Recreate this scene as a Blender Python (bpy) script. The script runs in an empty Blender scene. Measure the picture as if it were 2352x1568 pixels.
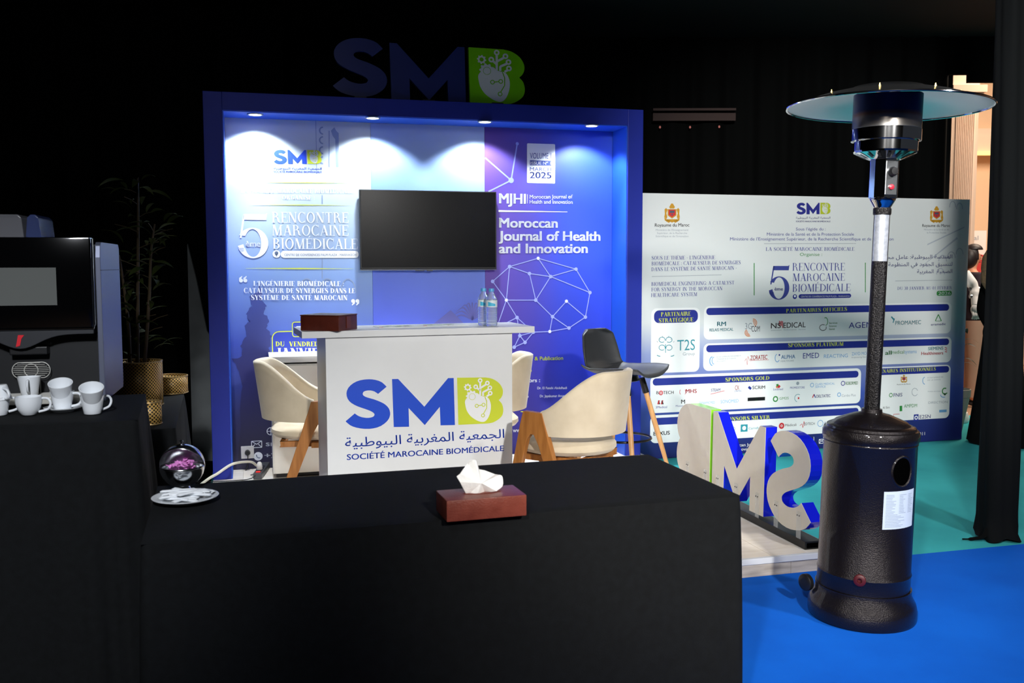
import bpy, bmesh, math, random
from mathutils import Vector, Matrix
random.seed(7)
PI = math.pi
sc = bpy.context.scene
COL = sc.collection

# ------------------------------------------------------------------ camera
CF, CP, CR, CH = 2190.0, 0.0804, -0.0023, 1.491
FW = Vector((0, math.cos(CP), -math.sin(CP)))
U0 = Vector((0, math.sin(CP), math.cos(CP)))
R0 = Vector((1, 0, 0))
RT = R0 * math.cos(CR) + U0 * math.sin(CR)
UP = -R0 * math.sin(CR) + U0 * math.cos(CR)
cd = bpy.data.cameras.new('camera')
cam = bpy.data.objects.new('camera', cd)
COL.objects.link(cam)
cd.sensor_width = 36.0
cd.lens = CF / 2352 * 36
cd.clip_start = 0.05
cd.clip_end = 100
cd.dof.use_dof = True
cd.dof.focus_distance = 5.2
cd.dof.aperture_fstop = 5.0
mw = Matrix((RT, UP, -FW)).transposed().to_4x4()
mw.translation = Vector((0, 0, CH))
cam.matrix_world = mw
sc.camera = cam

# ------------------------------------------------------------------ world, exposure, lights
w = bpy.data.worlds.new('world')
sc.world = w
w.use_nodes = True
w.node_tree.nodes['Background'].inputs[0].default_value = (0.55, 0.6, 0.7, 1)
w.node_tree.nodes['Background'].inputs[1].default_value = 0.05
sc.view_settings.view_transform = 'Standard'
sc.view_settings.look = 'None'
sc.view_settings.exposure = 0.0
sc.view_settings.gamma = 1.0
sc.view_settings.use_curve_mapping = False


def area(name, loc, tgt, size, power, color, sy=None):
    l = bpy.data.lights.new(name, 'AREA')
    l.shape = 'RECTANGLE'
    l.size = size
    l.size_y = sy or size
    l.energy = power
    l.color = color
    o = bpy.data.objects.new(name, l)
    COL.objects.link(o)
    o.location = loc
    o.rotation_euler = (Vector(tgt) - Vector(loc)).to_track_quat('-Z', 'Y').to_euler()
    return o


def spot(name, loc, tgt, size, blend, power, color, rad=.12):
    l = bpy.data.lights.new(name, 'SPOT')
    l.energy = power
    l.spot_size = math.radians(size)
    l.spot_blend = blend
    l.shadow_soft_size = rad
    l.color = color
    o = bpy.data.objects.new(name, l)
    COL.objects.link(o)
    o.location = loc
    o.rotation_euler = (Vector(tgt) - Vector(loc)).to_track_quat('-Z', 'Y').to_euler()
    return o


spot('stage_flood_or_fill', (1.9, -1.2, 3.2), (0.55, 5.0, 0.35), 40, .9, 1400, (1.0, 0.97, 0.92))
spot('stage_flood_or_fill', (-0.9, -1.5, 3.2), (1.55, 5.0, 0.3), 25, .7, 900, (1.0, 0.96, 0.9))  # added fill for the backs of the platform letters, cone kept off the counter
spot('stage_flood_or_fill', (0.7, 0.1, 3.3), (2.6, 7.5, 1.45), 36, .8, 2150, (1.0, 0.98, 0.94), .22)
spot('stage_flood_or_fill', (3.3, 2.2, 3.4), (2.0, 4.6, 0.0), 80, .9, 320, (0.97, 0.98, 1.0))
spot('side_fill', (-0.5, -0.6, 3.2), (-1.75, 3.2, 0.8), 36, .9, 640, (0.9, 0.94, 1.0), .15)  # added fill without a visible fixture, brightens cups and plate
area('ceiling_panel', (-0.6, 0.2, 3.3), (0.0, 3.4, 0.6), 0.5, 26, (0.9, 0.94, 1.0))
area('hall_light', (6.5, 10.5, 4.6), (6.3, 11.5, 0), 2.2, 260, (1.0, 0.80, 0.62))
spot('hall_fill', (5.1, 8.25, 3.2), (4.3, 9.6, 1.2), 62, .8, 260, (1.0, 0.88, 0.76), .2)  # added out-of-view fill that lifts the wood frame and the robot


# ------------------------------------------------------------------ survey: measured sight lines meet real planes
def ray(px, py):
    return FW + RT * ((px - 1176) / CF) - UP * ((py - 784) / CF)


def gp(px, py, z):
    d = ray(px, py)
    k = (z - CH) / d.z
    return Vector((d.x * k, d.y * k, z))


def yp(px, py, Y):
    d = ray(px, py)
    k = Y / d.y
    return Vector((d.x * k, Y, CH + d.z * k))


class Plane:
    """a vertical plane: origin o (x,y), heading yaw; u runs along it, v is height, n faces the viewer"""
    def __init__(s, x, y, yaw):
        s.o = Vector((x, y, 0))
        s.u = Vector((math.cos(yaw), math.sin(yaw), 0))
        s.n = Vector((math.sin(yaw), -math.cos(yaw), 0))

    def uv(s, px, py):
        d = ray(px, py)
        k = (s.o - Vector((0, 0, CH))).dot(s.n) / d.dot(s.n)
        P = Vector((0, 0, CH)) + d * k
        return ((P - s.o).dot(s.u), P.z)

    def at(s, u, v, h=0):
        return s.o + s.u * u + Vector((0, 0, v)) + s.n * h


BX, BY, BYAW, BW_, ZP, BTOP, BD, ZS, FR = -1.9586, 6.1489, 0.2666, 3.011, 0.09, 2.5936, 0.298, 2.479, 0.1176
BC, BS = math.cos(BYAW), math.sin(BYAW)


def bl(s, t, z=0):
    return Vector((BX + s * BC - t * BS, BY + s * BS + t * BC, z))


# ------------------------------------------------------------------ materials
def lin(h):
    h = h.lstrip('#')
    r = []
    for i in (0, 2, 4):
        c = int(h[i:i + 2], 16) / 255
        r.append(c / 12.92 if c <= 0.04045 else ((c + 0.055) / 1.055) ** 2.4)
    return (*r, 1)


MATS = {}


def mat(name, col='#808080', rough=0.6, metal=0.0, spec=0.5, emit=None, es=1.0, noise=None, bump=None, alpha=None, trans=0, ior=1.45, coat=0, sheen=0):
    """noise=(scale, amount, other colour); bump=(scale, strength)"""
    if name in MATS:
        return MATS[name]
    m = bpy.data.materials.new(name)
    m.use_nodes = True
    nt = m.node_tree
    b = nt.nodes['Principled BSDF']
    b.inputs['Base Color'].default_value = lin(col)
    b.inputs['Roughness'].default_value = rough
    b.inputs['Metallic'].default_value = metal
    b.inputs['Specular IOR Level'].default_value = spec
    b.inputs['IOR'].default_value = ior
    b.inputs['Transmission Weight'].default_value = trans
    b.inputs['Coat Weight'].default_value = coat
    b.inputs['Sheen Weight'].default_value = sheen
    if alpha is not None:
        b.inputs['Alpha'].default_value = alpha
    if emit:
        b.inputs['Emission Color'].default_value = lin(emit)
        b.inputs['Emission Strength'].default_value = es
    if noise or bump:
        tc = nt.nodes.new('ShaderNodeTexCoord')
    if noise:
        n = nt.nodes.new('ShaderNodeTexNoise')
        n.inputs['Scale'].default_value = noise[0]
        n.inputs['Detail'].default_value = 5
        nt.links.new(tc.outputs['Object'], n.inputs['Vector'])
        mx = nt.nodes.new('ShaderNodeMix')
        mx.data_type = 'RGBA'
        mx.inputs[6].default_value = lin(col)
        mx.inputs[7].default_value = lin(noise[2])
        mr = nt.nodes.new('ShaderNodeMapRange')
        mr.inputs[1].default_value = 0.35
        mr.inputs[2].default_value = 0.7
        mr.inputs[4].default_value = noise[1]
        nt.links.new(n.outputs['Fac'], mr.inputs[0])
        nt.links.new(mr.outputs[0], mx.inputs[0])
        nt.links.new(mx.outputs[2], b.inputs['Base Color'])
    if bump:
        n2 = nt.nodes.new('ShaderNodeTexNoise')
        n2.inputs['Scale'].default_value = bump[0]
        n2.inputs['Detail'].default_value = 4
        nt.links.new(tc.outputs['Object'], n2.inputs['Vector'])
        bp = nt.nodes.new('ShaderNodeBump')
        bp.inputs['Strength'].default_value = bump[1]
        bp.inputs['Distance'].default_value = 0.02
        nt.links.new(n2.outputs['Fac'], bp.inputs['Height'])
        nt.links.new(bp.outputs['Normal'], b.inputs['Normal'])
    MATS[name] = m
    return m


def gradient_mat(name, stops, axis, lo, hi, cross=None, rough=0.45, spec=0.4):
    """printed colour gradient running along one axis of the print (object coordinates);
    cross = (axis, lo, hi, stops) multiplies a second gradient"""
    m = bpy.data.materials.new(name)
    m.use_nodes = True
    nt = m.node_tree
    b = nt.nodes['Principled BSDF']
    b.inputs['Roughness'].default_value = rough
    b.inputs['Specular IOR Level'].default_value = spec
    tc = nt.nodes.new('ShaderNodeTexCoord')
    sx = nt.nodes.new('ShaderNodeSeparateXYZ')
    nt.links.new(tc.outputs['Object'], sx.inputs[0])

    def ramp(ax, lo, hi, st):
        mr = nt.nodes.new('ShaderNodeMapRange')
        mr.inputs[1].default_value = lo
        mr.inputs[2].default_value = hi
        nt.links.new(sx.outputs[ax], mr.inputs[0])
        r = nt.nodes.new('ShaderNodeValToRGB')
        while len(r.color_ramp.elements) < len(st):
            r.color_ramp.elements.new(0.5)
        for e, (p, c) in zip(r.color_ramp.elements, st):
            e.position = p
        for e, (p, c) in zip(r.color_ramp.elements, st):
            e.color = lin(c)
        nt.links.new(mr.outputs[0], r.inputs[0])
        return r.outputs[0]
    c = ramp(axis, lo, hi, stops)
    if cross:
        c2 = ramp(*cross)
        mx = nt.nodes.new('ShaderNodeMix')
        mx.data_type = 'RGBA'
        mx.blend_type = 'MULTIPLY'
        mx.inputs[0].default_value = 1
        nt.links.new(c, mx.inputs[6])
        nt.links.new(c2, mx.inputs[7])
        c = mx.outputs[2]
    nt.links.new(c, b.inputs['Base Color'])
    return m


def wood_mat(name, c1, c2, scale=(6, 60, 60), rough=0.45):
    m = bpy.data.materials.new(name)
    m.use_nodes = True
    nt = m.node_tree
    b = nt.nodes['Principled BSDF']
    b.inputs['Roughness'].default_value = rough
    tc = nt.nodes.new('ShaderNodeTexCoord')
    mp = nt.nodes.new('ShaderNodeMapping')
    mp.inputs['Scale'].default_value = scale
    n = nt.nodes.new('ShaderNodeTexNoise')
    n.inputs['Detail'].default_value = 6
    n.inputs['Scale'].default_value = 1.0
    r = nt.nodes.new('ShaderNodeValToRGB')
    r.color_ramp.elements[0].position = 0.3
    r.color_ramp.elements[1].position = 0.7
    r.color_ramp.elements[0].color = lin(c1)
    r.color_ramp.elements[1].color = lin(c2)
    nt.links.new(tc.outputs['Object'], mp.inputs[0])
    nt.links.new(mp.outputs[0], n.inputs['Vector'])
    nt.links.new(n.outputs['Fac'], r.inputs[0])
    nt.links.new(r.outputs[0], b.inputs['Base Color'])
    return m


# ------------------------------------------------------------------ mesh builder
WM = {}


class MB:
    def __init__(s):
        s.v = []
        s.f = []

    def add(s, vs, fs):
        n = len(s.v)
        s.v += [Vector(p) for p in vs]
        s.f += [[i + n for i in f] for f in fs]
        return s

    def box(s, x0, x1, y0, y1, z0, z1, M=None):
        vs = [Vector((x, y, z)) for x in (x0, x1) for y in (y0, y1) for z in (z0, z1)]
        if M:
            vs = [M @ p for p in vs]
        return s.add(vs, [(0, 1, 3, 2), (4, 6, 7, 5), (0, 4, 5, 1), (2, 3, 7, 6), (0, 2, 6, 4), (1, 5, 7, 3)])

    def bar(s, a, b, w, d, up=(0, 0, 1), w2=None, d2=None):
        """rectangular bar from a to b; w across, d along 'up'-ish; may taper"""
        a, b = Vector(a), Vector(b)
        t = (b - a).normalized()
        x = t.cross(Vector(up)).normalized()
        y = x.cross(t)
        w2 = w2 or w
        d2 = d2 or d
        vs = []
        for p, W, D in ((a, w, d), (b, w2, d2)):
            vs += [p + x * W / 2 + y * D / 2, p - x * W / 2 + y * D / 2, p - x * W / 2 - y * D / 2, p + x * W / 2 - y * D / 2]
        return s.add(vs, [(0, 1, 2, 3), (7, 6, 5, 4), (0, 4, 5, 1), (1, 5, 6, 2), (2, 6, 7, 3), (3, 7, 4, 0)])

    def lathe(s, prof, c=(0, 0, 0), n=32, M=None, cap=True, sx=1, sy=1):
        c = Vector(c)
        vs = []
        for r, z in prof:
            for i in range(n):
                a = 2 * PI * i / n
                vs.append(c + Vector((r * math.cos(a) * sx, r * math.sin(a) * sy, z)))
        if M:
            vs = [M @ p for p in vs]
        fs = []
        for k in range(len(prof) - 1):
            for i in range(n):
                j = (i + 1) % n
                fs.append((k * n + i, k * n + j, (k + 1) * n + j, (k + 1) * n + i))
        if cap:
            if prof[0][0] > 1e-6:
                fs.append(tuple(reversed(range(n))))
            if prof[-1][0] > 1e-6:
                fs.append(tuple((len(prof) - 1) * n + i for i in range(n)))
        return s.add(vs, fs)

    def tube(s, pts, r, n=8, cap=True):
        pts = [Vector(p) for p in pts]
        rs = r if isinstance(r, (list, tuple)) else [r] * len(pts)
        vs = []
        x = None
        for i, p in enumerate(pts):
            t = (pts[min(i + 1, len(pts) - 1)] - pts[max(i - 1, 0)]).normalized()
            if x is None:
                x = t.cross(Vector((0.13, 0.21, 0.97))).normalized()
            else:
                x = (x - t * x.dot(t)).normalized()
            y = t.cross(x)
            for k in range(n):
                a = 2 * PI * k / n
                vs.append(p + (x * math.cos(a) + y * math.sin(a)) * rs[i])
        fs = []
        for i in range(len(pts) - 1):
            for k in range(n):
                j = (k + 1) % n
                fs.append((i * n + k, i * n + j, (i + 1) * n + j, (i + 1) * n + k))
        if cap:
            fs.append(tuple(reversed(range(n))))
            fs.append(tuple((len(pts) - 1) * n + k for k in range(n)))
        return s.add(vs, fs)

    def ball(s, c, r, n=20, m=12, sx=1, sy=1, sz=1, z0=-1, z1=1, M=None):
        prof = []
        a0, a1 = math.asin(max(-1, z0)), math.asin(min(1, z1))
        for k in range(m + 1):
            a = a0 + (a1 - a0) * k / m
            prof.append((max(0.0, math.cos(a)) * r, math.sin(a) * r * sz))
        return s.lathe(prof, c, n, M, cap=False, sx=sx, sy=sy)

    def surf(s, fn, nu, nv, closed=False):
        vs = [fn(i / nu, j / nv) for j in range(nv + 1) for i in range(nu + (0 if closed else 1))]
        w_ = nu if closed else nu + 1
        fs = []
        for j in range(nv):
            for i in range(nu):
                k = (i + 1) % w_ if closed else i + 1
                fs.append((j * w_ + i, j * w_ + k, (j + 1) * w_ + k, (j + 1) * w_ + i))
        return s.add(vs, fs)

    def prism(s, poly, to3, h0=0.0, h1=None):
        """flat polygon (2-D points) raised between h0 and h1 through to3(u, v, h)"""
        n = len(poly)
        if h1 is None:
            return s.add([to3(u, v, h0) for u, v in poly], [tuple(range(n))])
        vs = [to3(u, v, h0) for u, v in poly] + [to3(u, v, h1) for u, v in poly]
        fs = [tuple(reversed(range(n))), tuple(range(n, 2 * n))]
        for i in range(n):
            j = (i + 1) % n
            fs.append((i, j, n + j, n + i))
        return s.add(vs, fs)

    def build(s, name, m, parent=None, smooth=False, bevel=0, world=False, weld=True, thick=0, sub=0, seg=2, tri=False, angle=0.7):
        me = bpy.data.meshes.new(name)
        vs = s.v
        if world and parent is not None:
            inv = WM[parent.name].inverted()
            vs = [inv @ p for p in vs]
        me.from_pydata([tuple(p) for p in vs], [], s.f)
        bm = bmesh.new()
        bm.from_mesh(me)
        if weld:
            bmesh.ops.remove_doubles(bm, verts=bm.verts, dist=1e-5)
        if weld:
            bmesh.ops.recalc_face_normals(bm, faces=bm.faces)
        if bevel:
            ed = [e for e in bm.edges if len(e.link_faces) == 2 and e.calc_face_angle(0) > 0.5]
            bmesh.ops.bevel(bm, geom=ed, offset=bevel, segments=seg, affect='EDGES', profile=0.6, clamp_overlap=True)
        bm.to_mesh(me)
        bm.free()
        if smooth:
            for p in me.polygons:
                p.use_smooth = True
            try:
                me.set_sharp_from_angle(angle=angle)
            except Exception:
                pass
        me.materials.append(m)
        o = bpy.data.objects.new(name, me)
        COL.objects.link(o)
        if parent is not None:
            o.parent = parent
            WM[o.name] = WM[parent.name].copy()
        else:
            WM[o.name] = Matrix.Identity(4)
        if thick:
            md = o.modifiers.new('thickness', 'SOLIDIFY')
            md.thickness = thick
            md.offset = 0
        if sub:
            md = o.modifiers.new('smooth', 'SUBSURF')
            md.levels = md.render_levels = sub
        return o


def thing(name, label, cat, loc=(0, 0, 0), rz=0, group=None, rot=None):
    o = bpy.data.objects.new(name, None)
    COL.objects.link(o)
    o.empty_display_size = 0.1
    o.location = loc
    o.rotation_euler = rot or (0, 0, rz)
    o['label'] = label
    o['category'] = cat
    if group:
        o['group'] = group
    from mathutils import Euler
    WM[o.name] = Matrix.Translation(Vector(loc)) @ Euler(o.rotation_euler).to_matrix().to_4x4()
    return o


def tag(o, label, cat, group=None):
    o['label'] = label
    o['category'] = cat
    if group:
        o['group'] = group
    return o


def struct(o):
    o['kind'] = 'structure'
    return o


def kids(o):
    return [c for c in COL.objects if c.parent == o]


def dup(root, loc, rz, label, group=None):
    r = root.copy()
    COL.objects.link(r)
    r.location = loc
    r.rotation_euler = (0, 0, rz)
    r['label'] = label
    if group:
        r['group'] = group
    WM[r.name] = Matrix.Translation(Vector(loc)) @ Matrix.Rotation(rz, 4, 'Z')
    for c in kids(root):
        d = c.copy()
        COL.objects.link(d)
        d.parent = r
        for g in kids(c):
            e = g.copy()
            COL.objects.link(e)
            e.parent = d
    return r


# ------------------------------------------------------------------ lettering
def smooth_poly(pts, n=5, closed=True, corners=()):
    out = []
    N = len(pts)
    for i in range(N if closed else N - 1):
        p1, p2 = pts[i], pts[(i + 1) % N]
        p0 = pts[(i - 1) % N] if (closed or i > 0) else p1
        p3 = pts[(i + 2) % N] if (closed or i < N - 2) else p2
        if i in corners:
            p0 = p1
        if (i + 1) % N in corners:
            p3 = p2
        for k in range(n):
            t = k / n
            out.append(tuple(0.5 * (2 * p1[a] + (p2[a] - p0[a]) * t + (2 * p0[a] - 5 * p1[a] + 4 * p2[a] - p3[a]) * t * t
                       + (3 * p1[a] - p0[a] - 3 * p2[a] + p3[a]) * t ** 3) for a in (0, 1)))
    if not closed:
        out.append(tuple(pts[-1]))
    return out


def rct(x0, y0, x1, y1):
    return [(x0, y0), (x1, y0), (x1, y1), (x0, y1)]


def dg(x0, y0, x1, y1, wd):
    return [(x0 - wd / 2, y0), (x0 + wd / 2, y0), (x1 + wd / 2, y1), (x1 - wd / 2, y1)]


def arcq(cx, cy, rx, ry, a0, a1, T, h, n=14):
    """crescent stroke: thick T at the sides, thin h at top and bottom -> list of quads"""
    q = []
    pr = None
    for i in range(n + 1):
        a = math.radians(a0 + (a1 - a0) * i / n)
        o = (cx + rx * math.cos(a), cy + ry * math.sin(a))
        p = (cx + (rx - T) * math.cos(a), cy + (ry - h) * math.sin(a))
        if pr:
            q.append([pr[0], o, p, pr[1]])
        pr = (o, p)
    return q


def strip(pts, ws):
    q = []
    pr = None
    for i, p in enumerate(pts):
        a = pts[max(i - 1, 0)]
        b = pts[min(i + 1, len(pts) - 1)]
        dx, dy = b[0] - a[0], b[1] - a[1]
        L = math.hypot(dx, dy) or 1
        nx, ny = -dy / L, dx / L
        w_ = ws[i] / 2
        c = ((p[0] + nx * w_, p[1] + ny * w_), (p[0] - nx * w_, p[1] - ny * w_))
        if pr:
            q.append([pr[0], pr[1], c[1], c[0]])
        pr = c
    return q


def swid(pts, ws, n=5):
    P = smooth_poly(pts, n, closed=False)
    W = []
    for i in range(len(pts) - 1):
        for k in range(n):
            t = k / n
            W.append(ws[i] * (1 - t) + ws[i + 1] * t)
    W.append(ws[-1])
    return strip(P, W)


def didone(ch, T=0.17, h=0.035):
    """high-contrast roman capitals drawn from stems, hairlines and crescents; cap height 1"""
    acc = None
    base = {'É': ('E', 1), 'È': ('E', -1), 'Ê': ('E', 0)}
    if ch in base:
        ch, acc = base[ch]
    s = 0.06
    q = []

    def stem(x, y0=0.0, y1=1.0, top=True, bot=True):
        q.append(rct(x, y0, x + T, y1))
        if top:
            q.append(rct(x - s, y1 - h, x + T + s, y1))
        if bot:
            q.append(rct(x - s, y0, x + T + s, y0 + h))
    x = s
    w_ = 0.6
    if ch == 'I':
        stem(x)
        w_ = T + 2 * s
    elif ch in 'EFL':
        stem(x)
        w_ = 0.62
        if ch != 'L':
            q += [rct(x + T, 1 - h, w_, 1), [(w_ - h, 1), (w_, 1), (w_, .78), (w_ - h * .6, .78)], rct(x + T, .5, .46, .5 + h), rct(.44, .4, .46, .63)]
        if ch != 'F':
            q += [rct(x + T, 0, w_, h), [(w_ - h, 0), (w_, 0), (w_ + .02, .26), (w_ - .01, .26)]]
    elif ch == 'H':
        w_ = .86
        stem(x)
        stem(w_ - s - T)
        q.append(rct(x, .49, w_ - s, .49 + h))
    elif ch == 'T':
        w_ = .74
        stem(w_ / 2 - T / 2, top=False)
        q += [rct(0.02, 1 - h, w_ - .02, 1), rct(.02, .76, .02 + h, 1), rct(w_ - .02 - h, .76, w_ - .02, 1)]
    elif ch in 'AV':
        w_ = .82
        p = [dg(.1, 0, .40, 1, h * 1.3), dg(w_ - .14, 0, .40, 1, T * 1.15)]
        if ch == 'A':
            p += [rct(.2, .32, .6, .32 + h), rct(0, 0, .22, h), rct(w_ - .3, 0, w_, h)]
        else:
            p = [dg(.14, 1, .44, 0, T * 1.15), dg(w_ - .1, 1, .44, 0, h * 1.3), rct(0, 1 - h, .3, 1), rct(w_ - .22, 1 - h, w_, 1)]
        q += p
    elif ch == 'N':
        w_ = .84
        q += [rct(.1, 0, .1 + h * 1.3, 1), rct(w_ - .1 - h * 1.3, 0, w_ - .1, 1), dg(.16, 1, w_ - .16, 0, T * 1.2), rct(0, 0, .24, h), rct(0, 1 - h, .2, 1), rct(w_ - .24, 1 - h, w_, 1)]
    elif ch == 'M':
        w_ = 1.0
        q += [dg(.1, 0, .14, 1, h * 1.3), dg(.2, 1, .5, 0, T * 1.15), dg(w_ - .2, 1, .5, 0, h * 1.3), rct(w_ - .1 - T, 0, w_ - .1, 1), rct(0, 0, .22, h), rct(w_ - .34, 0, w_, h), rct(0.05, 1 - h, .25, 1), rct(w_ - .24, 1 - h, w_, 1)]
    elif ch in 'OQ':
        w_ = .84
        q += arcq(w_ / 2, .5, w_ / 2 - .02, .52, 0, 360, T, h, 28)
        if ch == 'Q':
            q += swid([(.4, .05), (.52, -.12), (.8, -.2)], [h, T * .8, h])
    elif ch in 'CG':
        w_ = .78
        q += arcq(.42, .5, .4, .52, 48, 312, T, h, 24)
        q += [rct(.69, .72, .69 + h, 1.0)]
        if ch == 'C':
            q += [rct(.69, 0, .69 + h, .25)]
        else:
            q += [rct(.66 - T / 2, 0.05, .66 + T / 2, .44), rct(.52, .44 - h, .8, .44)]
    elif ch == 'D':
        w_ = .84
        stem(x)
        q += arcq(x + T * .5, .5, w_ - x - T * .5 - .02, .5, -90, 90, T, h, 18)
    elif ch in 'BPR':
        w_ = .72
        stem(x)
        q += arcq(x + T + .06, .755, .3, .245, -90, 90, T * .9, h, 14)
        q += [rct(x + T, 1 - h, x + T + .08, 1), rct(x + T, .51, x + T + .08, .51 + h)]
        if ch == 'B':
            q += arcq(x + T + .06, .265, .36, .265, -90, 90, T, h, 14)
            q += [rct(x + T, 0, x + T + .08, h)]
        if ch == 'R':
            w_ = .8
            q += swid([(.42, .53), (.55, .4), (.62, .1), (.78, 0.02)], [h, T * .9, T * .8, h])
    elif ch == 'J':
        w_ = .5
        q.append(rct(.24, .1, .24 + T, 1))
        q += [rct(.24 - s, 1 - h, .24 + T + s, 1)]
        q += swid([(.24 + T * .6, .15), (.24, -.06), (.08, -.06), (.06, .06)], [T * .8, T * .4, h, T * .5])
    elif ch == 'U':
        w_ = .82
        q += [rct(x, .3, x + T, 1), rct(w_ - .12, .3, w_ - .12 + h * 1.3, 1), rct(0, 1 - h, x + T + s, 1), rct(w_ - .22, 1 - h, w_, 1)]
        q += arcq((x + w_ - .12 + h) / 2, .32, (w_ - .12 + h * 1.3 - x) / 2, .34, 180, 360, T * .7, h, 14)
    elif ch == 'Y':
        w_ = .8
        q += [rct(.4 - T / 2, 0, .4 + T / 2, .45), dg(.13, 1, .4, .42, T * 1.1), dg(w_ - .1, 1, .42, .42, h * 1.4), rct(.4 - T / 2 - s, 0, .4 + T / 2 + s, h), rct(0, 1 - h, .28, 1), rct(w_ - .24, 1 - h, w_, 1)]
    elif ch == 'S':
        w_ = .62
        q += swid([(.52, .72), (.5, .9), (.3, 1.0), (.1, .86), (.14, .64), (.32, .5), (.5, .34), (.53, .14), (.32, 0.0), (.1, .08), (.06, .28)],
                  [h, h, h, T * .8, T, T * 1.3, T, T * .8, h, h, h])
        q += [rct(.5, .7, .5 + h, 1), rct(.05, 0, .05 + h, .3)]
    elif ch == '5':
        w_ = .62
        q += [[(.1, .86), (.58, .86), (.6, 1.02), (.56, .99), (.12, .99)], dg(.06, .44, .14, .99, h * 1.2)]
        q += arcq(.3, .33, .31, .35, -160, 150, T * .95, h, 26)
        q += [[(.0, .26), (.11, .30), (.14, .16), (.06, .11)]]
    elif ch in '0123467889':
        w_ = .6
        if ch == '0':
            q += arcq(.3, .5, .28, .52, 0, 360, T, h, 24)
        elif ch == '1':
            stem(.3 - T / 2, top=False)
            q.append([(.12, .8), (.3, 1), (.3, .94), (.14, .78)])
        elif ch == '3':
            q += arcq(.28, .76, .26, .25, -90, 150, T, h)
            q += arcq(.28, .26, .3, .27, -150, 90, T, h)
        else:
            q += arcq(.3, .5, .28, .52, 0, 360, T, h, 24)
    elif ch == ':':
        w_ = .2
        q += arcq(.1, .12, .08, .08, 0, 360, .08, .08, 8) + arcq(.1, .6, .08, .08, 0, 360, .08, .08, 8)
    elif ch in "'’":
        w_ = .14
        q.append([(.05, .7), (.1, .7), (.14, 1), (.03, 1)])
    elif ch == '-':
        w_ = .34
        q.append(rct(.04, .4, .3, .4 + h * 1.6))
    elif ch == ' ':
        w_ = .36
    else:
        w_ = .4
    if acc is not None:
        c = w_ / 2 + .04
        if acc == 0:
            q += [[(c - .14, 1.08), (c - .08, 1.08), (c + .02, 1.24), (c - .04, 1.24)], [(c + .14, 1.08), (c + .08, 1.08), (c - .04, 1.24), (c + .02, 1.24)]]
        else:
            q += [[(c - .09 * acc, 1.08), (c - .04 * acc, 1.08), (c + .12 * acc, 1.26), (c + .02 * acc, 1.26)]]
    return q, w_


_tc = {}


AFORM = {'ا': ('\uFE8D', '\uFE8E'), 'ل': ('\uFEDD', '\uFEDE', '\uFEDF', '\uFEE0'), 'ج': ('\uFE9D', '\uFE9E', '\uFE9F', '\uFEA0'), 'م': ('\uFEE1', '\uFEE2', '\uFEE3', '\uFEE4'),
         'ع': ('\uFEC9', '\uFECA', '\uFECB', '\uFECC'), 'ي': ('\uFEF1', '\uFEF2', '\uFEF3', '\uFEF4'), 'ة': ('\uFE93', '\uFE94'), 'غ': ('\uFECD', '\uFECE', '\uFECF', '\uFED0'),
         'ر': ('\uFEAD', '\uFEAE'), 'ب': ('\uFE8F', '\uFE90', '\uFE91', '\uFE92'), 'و': ('\uFEED', '\uFEEE'), 'ط': ('\uFEC1', '\uFEC2', '\uFEC3', '\uFEC4'),
         'ه': ('\uFEE9', '\uFEEA', '\uFEEB', '\uFEEC'), 'ن': ('\uFEE5', '\uFEE6', '\uFEE7', '\uFEE8'), 'د': ('\uFEA9', '\uFEAA'), 'س': ('\uFEB1', '\uFEB2', '\uFEB3', '\uFEB4'),
         'ح': ('\uFEA1', '\uFEA2', '\uFEA3', '\uFEA4'), 'ت': ('\uFE95', '\uFE96', '\uFE97', '\uFE98'), 'ق': ('\uFED5', '\uFED6', '\uFED7', '\uFED8'), 'ف': ('\uFED1', '\uFED2', '\uFED3', '\uFED4'),
         'ظ': ('\uFEC5', '\uFEC6', '\uFEC7', '\uFEC8'), 'ص': ('\uFEB9', '\uFEBA', '\uFEBB', '\uFEBC')}


def joined(t):
    """arabic letters in their joined shapes, laid out from right to left"""
    out = []
    for i, c in enumerate(t):
        f = AFORM.get(c)
        if not f:
            out.append(c)
            continue
        pv = i > 0 and len(AFORM.get(t[i - 1], ())) == 4
        nx = i < len(t) - 1 and t[i + 1] in AFORM and len(f) == 4
        out.append(f[(1 if pv else 0) + (2 if nx else 0)])
    return ''.join(reversed(out))


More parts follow.
